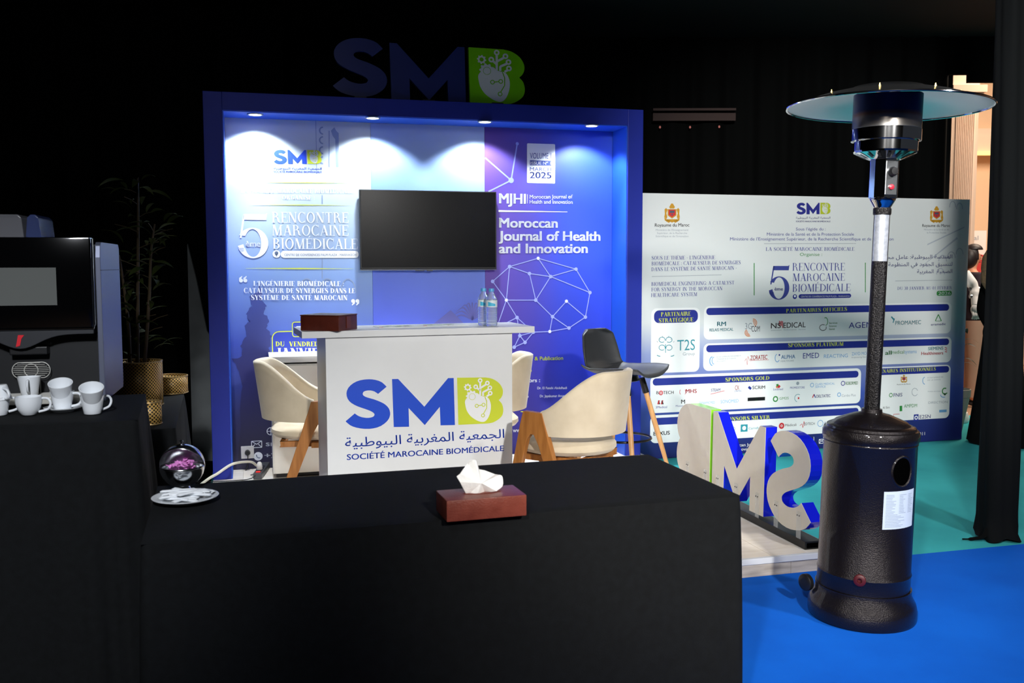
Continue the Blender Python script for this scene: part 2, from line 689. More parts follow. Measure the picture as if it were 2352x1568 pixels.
def glyphs(txt, style, bold):
    """-> verts(2-D), faces, width in units of cap height"""
    if any(c in AFORM for c in txt):
        txt = joined(txt)
    key = (txt, style, bold)
    if key in _tc:
        return _tc[key]
    vs, fs = [], []
    if style == 'd':
        x = 0
        for ch in txt:
            q, wd = didone(ch, *(bold if isinstance(bold, tuple) else (0.17, 0.04)))
            for poly in q:
                n = len(vs)
                vs += [(x + a, b) for a, b in poly]
                fs.append(list(range(n, n + len(poly))))
            x += wd + .07
        width = x - .07
        x0 = 0
    else:
        c = bpy.data.curves.new('lettering_source', 'FONT')
        c.body = txt
        c.size = 1
        c.resolution_u = 3
        o = bpy.data.objects.new('lettering_source', c)
        COL.objects.link(o)
        dgr = bpy.context.evaluated_depsgraph_get()
        dgr.update()
        me = bpy.data.meshes.new_from_object(o.evaluated_get(dgr))
        k = 1 / 0.682
        vs = [(p.co.x * k, p.co.y * k) for p in me.vertices]
        fs = [list(p.vertices) for p in me.polygons]
        bpy.data.meshes.remove(me)
        bpy.data.objects.remove(o)
        bpy.data.curves.remove(c)
        x0 = min(p[0] for p in vs)
        width = max(p[0] for p in vs) - x0
        vs = [(a - x0, b) for a, b in vs]
        if bold and bold > 0:
            n0, v0_, f0_ = len(vs), list(vs), list(fs)
            for q_, (dx, dy) in enumerate(((-1, .35), (1, .35), (-1, -.35), (1, -.35))):
                vs += [(a + dx * bold, b + dy * bold) for a, b in v0_]
                fs += [[i + n0 * (q_ + 1) for i in f] for f in f0_]
    _tc[key] = (vs, fs, width)
    return _tc[key]


def mark(mb, name):
    """start a new separately built piece of print"""
    if not hasattr(mb, 'marks'):
        mb.marks = []
    mb.marks.append((len(mb.v), len(mb.f), name))


def build_pieces(mb, name, m, parent, stuff=()):
    mk = list(getattr(mb, 'marks', []))
    if not mk or mk[0][0] > 0:
        mk.insert(0, (0, 0, name))
    for i, (v0, f0, nm) in enumerate(mk):
        v1, f1 = (mk[i + 1][0], mk[i + 1][1]) if i + 1 < len(mk) else (len(mb.v), len(mb.f))
        if f1 == f0:
            continue
        q = MB()
        q.v = mb.v[v0:v1]
        q.f = [[k - v0 for k in f] for f in mb.f[f0:f1]]
        o = q.build(nm, m, parent, world=True, weld=False)
        if nm in stuff:
            o['kind'] = 'stuff'


def write(mb, pl, txt, a, b, cap, style='s', bold=0.0, h=0.0015):
    """letter txt on plane pl so that its baseline runs a -> b (surveyed points) with cap height cap px"""
    mark(mb, 'printed_text')
    vs, fs, width = glyphs(txt, style, bold)
    u0, v0 = pl.uv(*a)
    u1, v1 = pl.uv(*b)
    ut, vt = pl.uv((a[0] + b[0]) / 2, (a[1] + b[1]) / 2 - cap)
    um, vm = pl.uv((a[0] + b[0]) / 2, (a[1] + b[1]) / 2)
    H = vt - vm
    L = math.hypot(u1 - u0, v1 - v0)
    cx, sx_ = (u1 - u0) / L, (v1 - v0) / L
    kx = L / width
    mb.add([pl.at(u0 + x * kx * cx, v0 + x * kx * sx_ + y * H, h) for x, y in vs], fs)


def shape(mb, pl, pts, h=0.001, h1=None, n=0, corners=()):
    """polygon given by surveyed points, raised h off the plane"""
    if n:
        pts = smooth_poly(pts, n, corners=corners)
    uv = [pl.uv(*p) for p in pts]
    mb.prism(uv, lambda u, v, hh: pl.at(u, v, hh), h, h1)


def rrect(u0, v0, u1, v1, r, n=5):
    p = []
    for cx, cy, a in ((u1 - r, v1 - r, 0), (u0 + r, v1 - r, 90), (u0 + r, v0 + r, 180), (u1 - r, v0 + r, 270)):
        for k in range(n + 1):
            t = math.radians(a + 90 * k / n)
            p.append((cx + r * math.cos(t), cy + r * math.sin(t)))
    return p


def ring(mb, to3, cx, cy, r, r2, h, n=20, h1=None):
    for k in range(n):
        a, b = 2 * PI * k / n, 2 * PI * (k + 1) / n
        q = [(cx + r * math.cos(a), cy + r * math.sin(a)), (cx + r * math.cos(b), cy + r * math.sin(b)),
             (cx + r2 * math.cos(b), cy + r2 * math.sin(b)), (cx + r2 * math.cos(a), cy + r2 * math.sin(a))]
        mb.prism(q, to3, h, h1)


def disc(mb, to3, cx, cy, r, h, n=18, h1=None):
    mb.prism([(cx + r * math.cos(2 * PI * k / n), cy + r * math.sin(2 * PI * k / n)) for k in range(n)], to3, h, h1)


def line(mb, to3, p, q, wd, h, h1=None):
    L = math.hypot(q[0] - p[0], q[1] - p[1])
    nx, ny = -(q[1] - p[1]) / L * wd / 2, (q[0] - p[0]) / L * wd / 2
    mb.prism([(p[0] + nx, p[1] + ny), (p[0] - nx, p[1] - ny), (q[0] - nx, q[1] - ny), (q[0] + nx, q[1] + ny)], to3, h, h1)


# the three initials of the society, cap height 1, drawn from the counter's sign
def _n(x, y):
    base = 778 - .0485 * (x - 708)
    cap_ = 118 - .040 * (x - 693)
    return ((x - 83) / 645.0, (base - y) / (base - cap_))


S_RAW = [(620, 225), (560, 165), (480, 135), (390, 127), (280, 143), (190, 185), (125, 250), (100, 325), (115, 400), (160, 455), (240, 500), (330, 532),
         (400, 558), (440, 582), (458, 607), (445, 635), (405, 652), (355, 657), (290, 648), (240, 627), (203, 598), (83, 708), (140, 760), (220, 792),
         (330, 808), (440, 800), (540, 765), (620, 700), (655, 640), (663, 580), (645, 520), (600, 470), (540, 435), (450, 400), (370, 378), (330, 360),
         (308, 335), (320, 300), (360, 283), (410, 280), (460, 292), (508, 325)]
S_POLY = smooth_poly([_n(*p) for p in S_RAW], 2, corners=(0, 20, 21, 41))
M_POLY = [_n(*p) for p in [(693, 118), (773, 115), (1118, 490), (1443, 88), (1520, 85), (1533, 738), (1336, 746), (1328, 488), (1122, 745), (907, 510), (911, 771), (708, 778)]]
B_RAW = [(1567, 80), (1960, 67), (2060, 85), (2150, 140), (2200, 220), (2203, 290), (2180, 345), (2145, 380), (2190, 430), (2210, 510), (2195, 590), (2140, 650), (2060, 695), (1980, 710), (1580, 735)]
B_POLY = smooth_poly([_n(*p) for p in B_RAW], 4, corners=(0, 1, 7, 13, 14))
LOGO_W = max(p[0] for p in B_POLY)


def n_(x, y):
    return _n(x, y)


def heart(white, green, to3, h):
    """the heart with gears and circuit branches cut out of the B"""
    e = 0.0006
    body = [(1675, 395), (1680, 470), (1700, 540), (1750, 610), (1820, 660), (1880, 685), (1930, 688), (1970, 665), (2005, 610), (2030, 530), (2035, 450), (2020, 390), (1995, 350), (1965, 333), (1920, 330), (1875, 312), (1850, 290), (1800, 300), (1730, 330)]
    white.prism(smooth_poly([n_(*p) for p in body], 3), to3, h)

    def gear(cx, cy, r, r2, teeth, hole, mb):
        pts = []
        for k in range(teeth * 4):
            a = 2 * PI * k / (teeth * 4)
            rr = r if (k % 4) in (0, 1) else r2
            pts.append(n_(cx + rr * math.cos(a), cy + rr * math.sin(a)))
        if hole:
            inner = [n_(cx + hole * math.cos(2 * PI * k / (teeth * 4)), cy + hole * math.sin(2 * PI * k / (teeth * 4))) for k in range(teeth * 4)]
            for k in range(teeth * 4):
                j = (k + 1) % (teeth * 4)
                mb.prism([pts[k], pts[j], inner[j], inner[k]], to3, h + e)
        else:
            mb.prism(pts, to3, h + e)
    gear(1773, 338, 88, 72, 10, 0, white)
    gear(1712, 210, 54, 42, 8, 24, white)

    def rg(x, y, r, r2, mb, hh):
        c = n_(x, y)
        ring(mb, to3, c[0], c[1], r / 648.0, r2 / 648.0, hh)
    for x, y in ((1885, 112), (1985, 145), (1823, 200), (2020, 210), (2025, 285)):
        rg(x, y, 33, 14, white, h + e)
    for a, b in (((1885, 140), (1885, 318)), ((1962, 168), (1893, 212)), ((1845, 218), (1885, 250)), ((2000, 232), (1925, 272)), ((1925, 268), (1925, 325)), ((2008, 308), (1975, 330))):
        line(white, to3, n_(*a), n_(*b), 26 / 648.0, h + e * .8)
    for x, y, r in ((1835, 465, 27), (1930, 448, 27), (1922, 597, 27), (1773, 338, 46)):
        rg(x, y, r, r - (10 if r < 40 else 5), green, h + 2.4 * e)
    for a, b in (((1860, 462), (1905, 452)), ((1950, 335), (1975, 400)), ((1975, 400), (1975, 490)), ((1975, 490), (1930, 572))):
        line(green, to3, n_(*a), n_(*b), 11 / 648.0, h + 2 * e)


def society_logo(pl, a, b, cap, blue, lime, white_m, parent, sub_blue=None, arabic=None, french=None, h=0.001, inner=True):
    """a, b: surveyed ends of the baseline of the S..B row"""
    u0, v0 = pl.uv(*a)
    u1, v1 = pl.uv(*b)
    _, vt = pl.uv(a[0], a[1] - cap)
    H = vt - v0
    kx = (u1 - u0) / LOGO_W
    sl = (v1 - v0) / LOGO_W

    def to3(x, y, hh):
        return pl.at(u0 + x * kx, v0 + x * sl + y * H, hh)
    m1, m2, m3 = MB(), MB(), MB()
    mark(m1, 'printed_letter')
    m1.prism(S_POLY, to3, h)
    mark(m1, 'printed_letter')
    m1.prism(M_POLY, to3, h)
    m2.prism(B_POLY, to3, h)
    heart(m3, m2, to3, h + 0.0006)
    if arabic:
        write(m1, pl, AR, arabic[0], arabic[1], arabic[2], 's', 0.008, h)
    if french:
        write(m1, pl, 'SOCIÉTÉ MAROCAINE BIOMÉDICALE', french[0], french[1], french[2], 's', 0.022, h)
    build_pieces(m1, 'printed_letter', blue, parent)
    m2.build('printed_letter', lime, parent, world=True, weld=False)
    m3.build('printed_emblem', white_m, parent, world=True, weld=False)


AR = 'الجمعية المغربية البيوطبية'

# ------------------------------------------------------------------ common materials
black_cloth = mat('black_cloth', '#101112', 0.85, spec=0.15, noise=(40, 0.5, '#16181a'), bump=(350, 0.15))
drape_m = mat('black_drape', '#060707', 0.9, spec=0.1)
white_ink = mat('white_ink', '#f4f6f8', 0.5)
navy_ink = mat('navy_ink', '#23308c', 0.5)
blue_ink = mat('blue_ink', '#1f4fd0', 0.4)
lime_ink = mat('lime_ink', '#d3df3a', 0.4)
yellow_ink = mat('yellow_ink', '#c9d34a', 0.5)
green_ink = mat('green_ink', '#2f8a3d', 0.5)
grey_ink = mat('grey_ink', '#9aa3ad', 0.5)
dark_ink = mat('dark_ink', '#26282c', 0.5)
red_ink = mat('red_ink', '#c8323a', 0.5)
teal_ink = mat('teal_ink', '#2f8f9e', 0.5)
sky_ink = mat('sky_ink', '#6fa6d6', 0.5)
gold_ink = mat('gold_ink', '#c9962e', 0.5)
white_lam = mat('white_laminate', '#e9ebec', 0.35, noise=(8, 0.3, '#e2e4e6'))
porcelain = mat('porcelain', '#eceff2', 0.12, coat=0.5)
chrome = mat('chrome', '#d8dadd', 0.08, metal=1.0)
steel = mat('brushed_steel', '#a9acb0', 0.28, metal=1.0)
black_plastic = mat('black_plastic', '#141416', 0.4)

# ================================================================== THE SETTING
tile_m = mat('hall_tile', '#c9a184', 0.25, noise=(3, 0.6, '#b98d70'))
carpet_blue = mat('carpet_blue', '#0f62cf', 0.95, spec=0.1, noise=(2.2, 0.8, '#0c55bd'), bump=(500, 0.25))
carpet_teal = mat('carpet_teal', '#3fb0b4', 0.95, spec=0.1, noise=(1.8, 0.8, '#31959b'), bump=(500, 0.25))
struct(MB().box(-6, 12, -4, 18, -0.12, -0.006).build('floor', tile_m))


def drape_wall(name, x0, y0, x1, y1, z0, z1, amp, folds, m, seed=0, parent=None):
    """a fabric wall hanging in folds between two points"""
    rnd = random.Random(seed)
    a, b = Vector((x0, y0, 0)), Vector((x1, y1, 0))
    d = b - a
    n = Vector((-d.y, d.x, 0)).normalized()
    ph = [rnd.uniform(0, 6.28) for _ in range(4)]

    def fn(u, v):
        o = amp * (math.sin(u * folds * 6.28 + ph[0] + 0.7 * math.sin(v * 2 + ph[1])) + 0.5 * math.sin(u * folds * 14.3 + ph[2]) * (1 - .5 * v))
        return a + d * u + n * o + Vector((0, 0, z0 + (z1 - z0) * v))
    return MB().surf(fn, int(folds * 16), 8).build(name, m, parent, smooth=True, weld=False, thick=0.004)


CEIL = 3.47
WY = 8.55
struct(drape_wall('wall_back', -4.6, WY, 3.86, WY, -0.004, CEIL, 0.035, 26, drape_m, 1))
struct(MB().box(-5.2, 3.95, WY + .14, WY + .22, -0.004, CEIL).build('wall_backing', mat('dark_backing', '#0a0a0a', 0.95)))
struct(drape_wall('wall_left', -4.6, -3.6, -4.6, WY, -0.004, CEIL, 0.03, 30, drape_m, 2))
struct(drape_wall('wall_rear', -4.6, -3.6, 6.5, -3.6, -0.004, CEIL, 0.03, 30, drape_m, 3))
struct(MB().box(-5.2, 6.6, -3.8, WY + .22, CEIL, CEIL + .05).build('ceiling', mat('ceiling_cloth', '#0b0d0e', 0.8, noise=(1.2, .7, '#14181a'))))
# header cloth over the opening to the hall, cut in two steps
a_, b_ = yp(2172, 172, WY), yp(2222, 172, WY)
c_ = yp(2228, 190, WY)
struct(MB().box(3.84, b_.x, WY - .03, WY + .02, a_.z, CEIL).box(b_.x, 6.6, WY - .03, WY + .02, c_.z, CEIL).build('trim_1', drape_m))

# the teal and the blue carpet share one straight seam
tl = [bl(-.03, -2.36, 0), bl(9.0, -2.36, 0), bl(9.0, 1.35, 0), bl(-.03, 1.35, 0)]
o = MB().prism([(p.x, p.y) for p in tl], lambda u, v, h: Vector((u, v, h)), -0.006, 0.0).build('carpet', carpet_teal)
tag(o, 'teal carpet laid under the stands and sponsor wall', 'carpet')
dc = [bl(-3.6, -5.5, 0), bl(-.031, -5.5, 0), bl(-.031, 1.3, 0), bl(-3.6, 1.3, 0)]
o = MB().prism([(p.x, p.y) for p in dc], lambda u, v, h: Vector((u, v, h)), -0.006, 0.0).build('carpet', mat('floor_dark_sheet', '#0c0d0e', .95, spec=.05))  # dark sheet added so the floor left of the booth stays black
tag(o, 'added dark floor sheet under the coffee and planter tables left of the booth', 'carpet')
bb = [bl(-.03, -2.361, 0), bl(-.03, -11, 0), bl(6.5, -9.5, 0), bl(6.5, -2.361, 0)]
o = MB().prism([(p.x, p.y) for p in bb], lambda u, v, h: Vector((u, v, h)), -0.006, 0.0005).build('carpet', carpet_blue)
tag(o, 'bright blue carpet in the foreground under the patio heater', 'carpet')

# ---- bright hall beyond the opening
cream = mat('hall_plaster', '#ecc7a4', 0.7)
pinkish = mat('pillar_plaster', '#efd3bd', 0.7)
struct(MB().box(4.0, 11.0, 14.0, 14.2, 0, 6.0).build('wall_hall', cream))
struct(MB().box(4.6, 9.5, 13.8, 14.0, 3.05, 3.3).box(4.6, 9.5, 13.86, 14.0, 3.3, 3.42).build('trim_2', pinkish))
struct(MB().box(4.6, 9.5, 13.74, 13.8, 3.03, 3.08).build('trim_3', mat('cove_lamp', '#ffd890', .5, emit='#ffcf7a', es=1.1)))
px0, px1 = yp(2182, 400, 11).x, yp(2243, 400, 11).x
mb = MB().box(px0, px1, 11.0, 11.4, 0, 5)
nfl = 11
for i in range(nfl):
    x = px0 + .04 + (px1 - px0 - .08) * (i + .5) / nfl
    mb.lathe([(.009, .3), (.009, 3.35)], (x, 10.997, 0), 8)
mb.box(px0 - .02, px1 + .06, 10.94, 11.42, 3.42, 3.5).box(px0 - .01, px1 + .03, 10.96, 11.41, 3.38, 3.42)
struct(mb.build('trim_4', pinkish))
wf = yp(2168, 300, 9.4).x
struct(MB().box(wf, wf + .05, 9.4, 9.48, 0, 3.6).build('trim_5', wood_mat('frame_wood', '#a8572f', '#c06c40', (30, 30, 3))))

# ================================================================== THE BOOTH
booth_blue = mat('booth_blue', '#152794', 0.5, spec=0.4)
booth_lit = mat('booth_blue_lit', '#1d55c8', 0.45)  # frame blue lightened: downlight glow on soffit and cheeks put into the colour
booth = thing('exhibition_booth', 'blue framed exhibition booth with three printed back panels and lit soffit', 'booth', bl(0, 0, 0), BYAW)
MB().box(0, FR, 0, BD + .06, ZP, BTOP).build('left_pillar', booth_blue, booth, bevel=.003)
MB().box(BW_ - FR, BW_, 0, BD + .06, ZP, BTOP).build('right_pillar', booth_blue, booth, bevel=.003)
MB().box(FR, BW_ - FR, 0, BD + .06, ZS, BTOP).build('top_beam', booth_blue, booth, bevel=.002)
MB().box(FR + .001, BW_ - FR - .001, .01, BD - .012, ZS - .006, ZS).build('soffit_panel', booth_lit, booth)
MB().box(BW_ - FR - .006, BW_ - FR, .01, BD - .012, ZP, ZS - .007).build('inner_cheek', booth_lit, booth)
MB().box(FR, FR + .006, .01, BD - .012, ZP, ZS - .007).build('inner_cheek', booth_lit, booth)
S1, S2 = 1.094, 1.908
g_left = gradient_mat('print_left', [(0, '#1d1838'), (.14, '#272a5e'), (.36, '#4258b4'), (.56, '#7f9ccf'), (.78, '#bccbd6'), (1, '#c3cdd6')], 2, .1, 2.48)
g_mid = gradient_mat('print_middle', [(0, '#3c3a90'), (.38, '#5364cf'), (.62, '#6c86dc'), (.85, '#9cbcea'), (1, '#b5c8e8')], 2, .1, 2.48,
                     (0, S1, S2, [(0, '#dfe6ff'), (1, '#ffffff')]))
g_right = gradient_mat('print_right', [(0, '#6a4a9c'), (.35, '#5b52b4'), (.6, '#3f57cf'), (1, '#2d55d6')], 0, S2, BW_ - FR,
                       (2, .1, 2.48, [(0, '#5a55a0'), (.3, '#9a98dd'), (.6, '#e8e8ff'), (1, '#ffffff')]))
panels = []
for x0, x1, g in ((FR + .006, S1, g_left), (S1, S2, g_mid), (S2, BW_ - FR - .006, g_right)):
    panels.append(MB().box(x0 + .0008, x1 - .0008, BD - .01, BD + .02, ZP, ZS).build('back_panel', g, booth))
o_ = bl(0, BD - .011)
BWL = Plane(o_.x, o_.y, BYAW)
PL, PM, PR = panels
PL['label'] = 'pale panel fading to dark blue with event titles'
PM['label'] = 'plain lavender blue middle panel'
PR['label'] = 'violet and royal blue panel about the journal'

# -- left panel print
ivory = mat('panel_white_ink', '#f2f5fa', 0.5)
m = MB()
tree = [(548, 1060), (556, 900), (548, 850), (533, 826), (556, 815), (553, 790), (566, 770), (560, 745), (575, 738), (566, 720), (578, 700), (574, 682), (590, 668), (596, 652), (602, 672), (600, 690), (612, 700), (606, 720), (618, 735), (612, 755), (624, 772), (618, 800), (628, 830), (622, 870), (630, 905), (624, 1060)]
rnd = random.Random(3)
tr = []
for i in range(len(tree) - 1):
    (x0, y0), (x1, y1) = tree[i], tree[i + 1]
    for k in range(4):
        t = k / 4
        tr.append((x0 + (x1 - x0) * t + rnd.uniform(-3, 3), y0 + (y1 - y0) * t + rnd.uniform(-3, 3)))
shape(m, BWL, tr, .0004)
m.build('printed_tree', gradient_mat('tree_print', [(0, '#1b1736'), (.5, '#2b2c6a'), (1, '#46549a')], 2, .2, 1.35), PL, world=True, weld=False)
m = MB()
for pts in ([(726, 272), (728, 400), (726.6, 400), (724.6, 272)], [(757, 300), (757, 384), (755, 384), (755, 300)], [(741, 590), (741, 640), (739, 640), (739, 590)], [(741, 448), (741, 468), (739, 468), (739, 448)],
            [(760, 300), (768, 292), (772, 300), (778, 306), (778, 384), (772, 384), (770, 320), (764, 312)]):
    shape(m, BWL, pts, .0004)
for cy in (300, 322, 345, 368):
    u, v = BWL.uv(742, cy)
    for k in range(10):
        a, b = PI / 2 + PI * k / 10, PI / 2 + PI * (k + 1) / 10
        m.prism([(u + .028 * math.cos(a), v + .028 * math.sin(a)), (u + .028 * math.cos(b), v + .028 * math.sin(b)), (u + .018 * math.cos(b), v + .018 * math.sin(b)), (u + .018 * math.cos(a), v + .018 * math.sin(a))], lambda a_, b_, h_: BWL.at(a_, b_, h_), .0004)
for cx in (705, 752, 800):
    u, v = BWL.uv(cx, 672)
    for k in range(14):
        a, b = PI * k / 14, PI * (k + 1) / 14
        m.prism([(u + .055 * math.cos(a), v + .1 * math.sin(a)), (u + .055 * math.cos(b), v + .1 * math.sin(b)), (u + .048 * math.cos(b), v + .092 * math.sin(b)), (u + .048 * math.cos(a), v + .092 * math.sin(a))], lambda a_, b_, h_: BWL.at(a_, b_, h_), .0004)
m.build('printed_arches', mat('faded_blue_ink', '#8496b8', .5), PL, world=True, weld=False)['kind'] = 'stuff'
society_logo(BWL, (629, 376), (739, 376.5), 32, mat('logo_blue', '#2b4fd8', .5), lime_ink, mat('pale_ink', '#dfe7e6', .5), PL,
             arabic=((629, 389), (739, 390), 5.5), french=((629, 396.5), (739, 397), 4.2))
m = MB()
for x0, x1, y, hh in ((600, 810, 419, 1.6), (580, 810, 470, 1.8), (565, 812, 615.5, 2.6)):
    shape(m, BWL, [(x0, y + .3), (x1, y + 1.3), (x1, y + 1.6), ((x0 + x1) / 2, y + hh), (x0, y + .8)], .001)
    shape(m, BWL, [(x0, y + .3), ((x0 + x1) / 2, y - .6), (x1, y + 1)], .001)
m.build('printed_rules', yellow_ink, PL, world=True, weld=False)
m = MB()
BD_ = (0.24, 0.05)
MD_ = (0.15, 0.04)
write(m, BWL, 'LA SOCIÉTÉ MAROCAINE BIOMÉDICALE', (553, 442.5), (811, 444), 10.5, 'd', BD_)
write(m, BWL, 'ORGANISE :', (648, 458), (723, 458.5), 10, 'd', BD_)
write(m, BWL, 'RENCONTRE', (625, 511), (800, 511.5), 24, 'd', MD_)
write(m, BWL, 'MAROCAINE', (625, 540.5), (800, 541), 24, 'd', MD_)
write(m, BWL, 'BIOMÉDICALE', (627, 571), (821, 572), 24, 'd', MD_)
write(m, BWL, '5', (547, 590.5), (618, 591), 100, 'd', (0.15, 0.03))
write(m, BWL, 'ème', (565, 566), (598, 566), 13, 's', .045)
write(m, BWL, "L'INGÉNIERIE BIOMÉDICALE :", (582, 656.5), (790, 657), 11.5, 'd', BD_)
write(m, BWL, 'CATALYSEUR DE SYNERGIES DANS LE', (560, 672.5), (815, 673), 11.5, 'd', BD_)
write(m, BWL, 'SYSTÈME DE SANTÉ MAROCAIN', (577, 688.5), (798, 689), 11.5, 'd', BD_)
write(m, BWL, 'JANVIER', (634, 819), (750, 819), 20, 'd', BD_)


def quote(m, x, y, flip=1):
    for dx in (0, 10):
        u, v = BWL.uv(x + dx, y)
        k = .0132
        disc(m, lambda a_, b_, h_: BWL.at(a_, b_, h_), u, v, k, .001)
        m.prism([(u - k * flip, v), (u - k * .9 * flip, v + k * 1.3 * flip), (u + k * .6 * flip, v + k * 2.4 * flip), (u + k * .7 * flip, v + k * 1.9 * flip), (u - k * .1 * flip, v + k * .8 * flip)], lambda a_, b_, h_: BWL.at(a_, b_, h_), .001)


mark(m, 'printed_quote_mark')
quote(m, 553.5, 644)
mark(m, 'printed_quote_mark')
quote(m, 811, 691, -1)
mark(m, 'printed_address_bar')
T3 = lambda a_, b_, h_: BWL.at(a_, b_, h_)
u0, v0 = BWL.uv(645, 592)
u1, v1 = BWL.uv(824, 576)
m.prism(rrect(u0, v0, u1, v1, (v1 - v0) * .49), T3, .001)
u, v = BWL.uv(635, 583)
disc(m, T3, u, v, .026, .001)
write(m, BWL, 'sm', (611, 1024), (640, 1024), 12, 's', .02)
write(m, BWL, '+2', (608, 1051), (635, 1051), 11, 's', .03)
u, v = BWL.uv(593, 1047.5)
mark(m, 'printed_phone_icon')
disc(m, T3, u, v, .03, .001)


def envelope(m, pl, x0, y0, x1, y1, t=.0045):
    a = pl.uv(x0, y1)
    b = pl.uv(x1, y0)
    T = lambda p, q, h_: pl.at(p, q, h_)
    (l, bt), (r, tp) = a, b
    for p, q in (((l, bt), (r, bt)), ((l, tp), (r, tp)), ((l, bt), (l, tp)), ((r, bt), (r, tp)), ((l, tp), ((l + r) / 2, (bt + tp) / 2)), ((r, tp), ((l + r) / 2, (bt + tp) / 2)), ((l, bt), ((l * 2 + r) / 3, (bt + tp) / 2)), ((r, bt), ((l + r * 2) / 3, (bt + tp) / 2))):
        line(m, T, p, q, t, .001)


mark(m, 'printed_envelope_icon')
envelope(m, BWL, 578, 1012, 601, 1028)
mark(m, 'printed_globe_icon')
u, v = BWL.uv(622, 990)
ring(m, T3, u, v, .028, .023, .001)
line(m, T3, (u - .026, v), (u + .026, v), .004, .001)
line(m, T3, (u, v - .026), (u, v + .026), .004, .001)
build_pieces(m, 'printed_titles', ivory, PL)
m = MB()
write(m, BWL, 'CENTRE DE CONFÉRENCES PALM PLAZA - MARRAKECH', (653, 587.5), (818, 587.5), 5, 's', 0, h=.0024)
u, v = BWL.uv(635, 582)
disc(m, T3, u, v + .003, .012, .0024)
m.prism([(u - .010, v - .002), (u, v - .018), (u + .010, v - .002)], T3, .0024)
u, v = BWL.uv(593, 1047.5)
m.tube([BWL.at(u - .012, v + .012, .003), BWL.at(u - .008, v - .004, .003), BWL.at(u + .004, v - .012, .003), BWL.at(u + .013, v - .010, .003)], .003, 6)
m.build('printed_small_text', mat('slate_ink', '#5c6a86', .5), PL, world=True, weld=False)
m = MB()
write(m, BWL, 'DU  VENDREDI 30', (633, 795), (757, 795), 11, 'd', BD_)


def frame_uv(m, pl, u0, v0, u1, v1, r, t, h=.001):
    a, b = rrect(u0, v0, u1, v1, r), rrect(u0 + t, v0 + t, u1 - t, v1 - t, max(.001, r - t))
    for i in range(len(a)):
        j = (i + 1) % len(a)
        m.prism([a[i], a[j], b[j], b[i]], lambda p, q, h_: pl.at(p, q, h_), h)


u0, v0 = BWL.uv(626, 860)
u1, v1 = BWL.uv(800, 757)
frame_uv(m, BWL, u0, v0, u1, v1, .05, .007)
u2, v2 = BWL.uv(671, 774)
u3, v3 = BWL.uv(706, 738)
frame_uv(m, BWL, u2, v2, u3, v3, .02, .006, .003)
m.build('printed_date_frame', yellow_ink, PL, world=True, weld=False)
m = MB()
m.prism(rrect(u0 + .005, v0 + .005, u1 - .005, v1 - .005, .045), T3, .0006)
m.prism(rrect(u2 + .004, v2 + .004, u3 - .004, v3 - .004, .018), T3, .0022)
m.build('printed_date_box', mat('date_blue', '#2c3fa8', .5), PL, world=True, weld=False)
m = MB()
u, v = BWL.uv(690, 757)
m.prism(rrect(u - .03, v - .03, u + .03, v + .025, .008), T3, .003)
m.build('printed_calendar', ivory, PL, world=True, weld=False)

# -- middle panel: faint palm
m = MB()
for k in range(11):
    a = math.radians(10 + 160 * k / 10)
    u, v = BWL.uv(1085, 735)
    L = .17
    pts = smooth_poly([(u, v), (u + L * .5 * math.cos(a), v + L * .62 * math.sin(a) + .02), (u + L * math.cos(a), v + L * .75 * math.sin(a) - .03)], 4, closed=False)
    q = strip(pts, [.012 * (1 - .9 * abs(2 * i / (len(pts) - 1) - .8)) + .001 for i in range(len(pts))])
    for p in q:
        m.prism(p, T3, .0004)
shape(m, BWL, [(985, 752), (1035, 712), (1075, 752)], .0003)
m.build('printed_palm', mat('palm_ink', '#5c5fae', .5), PM, world=True, weld=False)

# -- right panel print
m = MB()
node = [(1236, 593), (1170.5, 612), (1216, 628), (1264.6, 635), (1323, 618), (1355, 671.7), (1131.5, 646), (1163, 689), (1230.5, 689), (1301, 691.5), (1269, 727), (1344.6, 728),
        (1187.5, 729), (1306.8, 753), (1262.7, 761), (1225, 762.5), (1194, 770.6), (1205.8, 786), (1181, 797), (1141, 752)]
edges = [(0, 1), (0, 4), (0, 3), (1, 2), (1, 6), (1, 7), (2, 3), (2, 8), (3, 4), (3, 5), (3, 8), (4, 5), (5, 11), (6, 7), (7, 8), (7, 12), (8, 10), (9, 10), (9, 11), (10, 13), (10, 14), (11, 13), (13, 14), (14, 15), (12, 15), (12, 19), (15, 16), (15, 17), (16, 17), (16, 12), (17, 18), (16, 18), (7, 19)]
for i, j in edges:
    line(m, T3, BWL.uv(*node[i]), BWL.uv(*node[j]), .006, .0005)
for a, b in (((1174, 414), (1114, 362)), ((1174, 414), (1188, 330)), ((1174, 414), (1122, 440))):
    line(m, T3, BWL.uv(*a), BWL.uv(*b), .010, .0005)
for i, p in enumerate(node):
    disc(m, T3, *BWL.uv(*p), .0135, .0008)
disc(m, T3, *BWL.uv(1174, 414), .02, .0008)
disc(m, T3, *BWL.uv(1188, 330), .012, .0008)
m.build('printed_network', mat('network_ink', '#97a2ea', .5), PR, world=True, weld=False)['kind'] = 'stuff'
m = MB()
for i in (7, 0, 14, 9):
    disc(m, T3, *BWL.uv(*node[i]), .010, .0012)
u0, v0 = BWL.uv(1210.5, 420)
u1, v1 = BWL.uv(1275, 331)
m.prism(rrect(u0, v0, u1, v1, .008), T3, .001)
write(m, BWL, 'MJHI', (1147, 466.5), (1207, 467.5), 22, 's', .05)
write(m, BWL, 'Moroccan Journal of', (1216.5, 456), (1315, 455.5), 8.5, 's', .03)
write(m, BWL, 'Health and Innovation', (1216.5, 467.5), (1315, 468), 8.5, 's', .03)
line(m, T3, BWL.uv(1211.5, 446), BWL.uv(1211.5, 467), .003, .001)
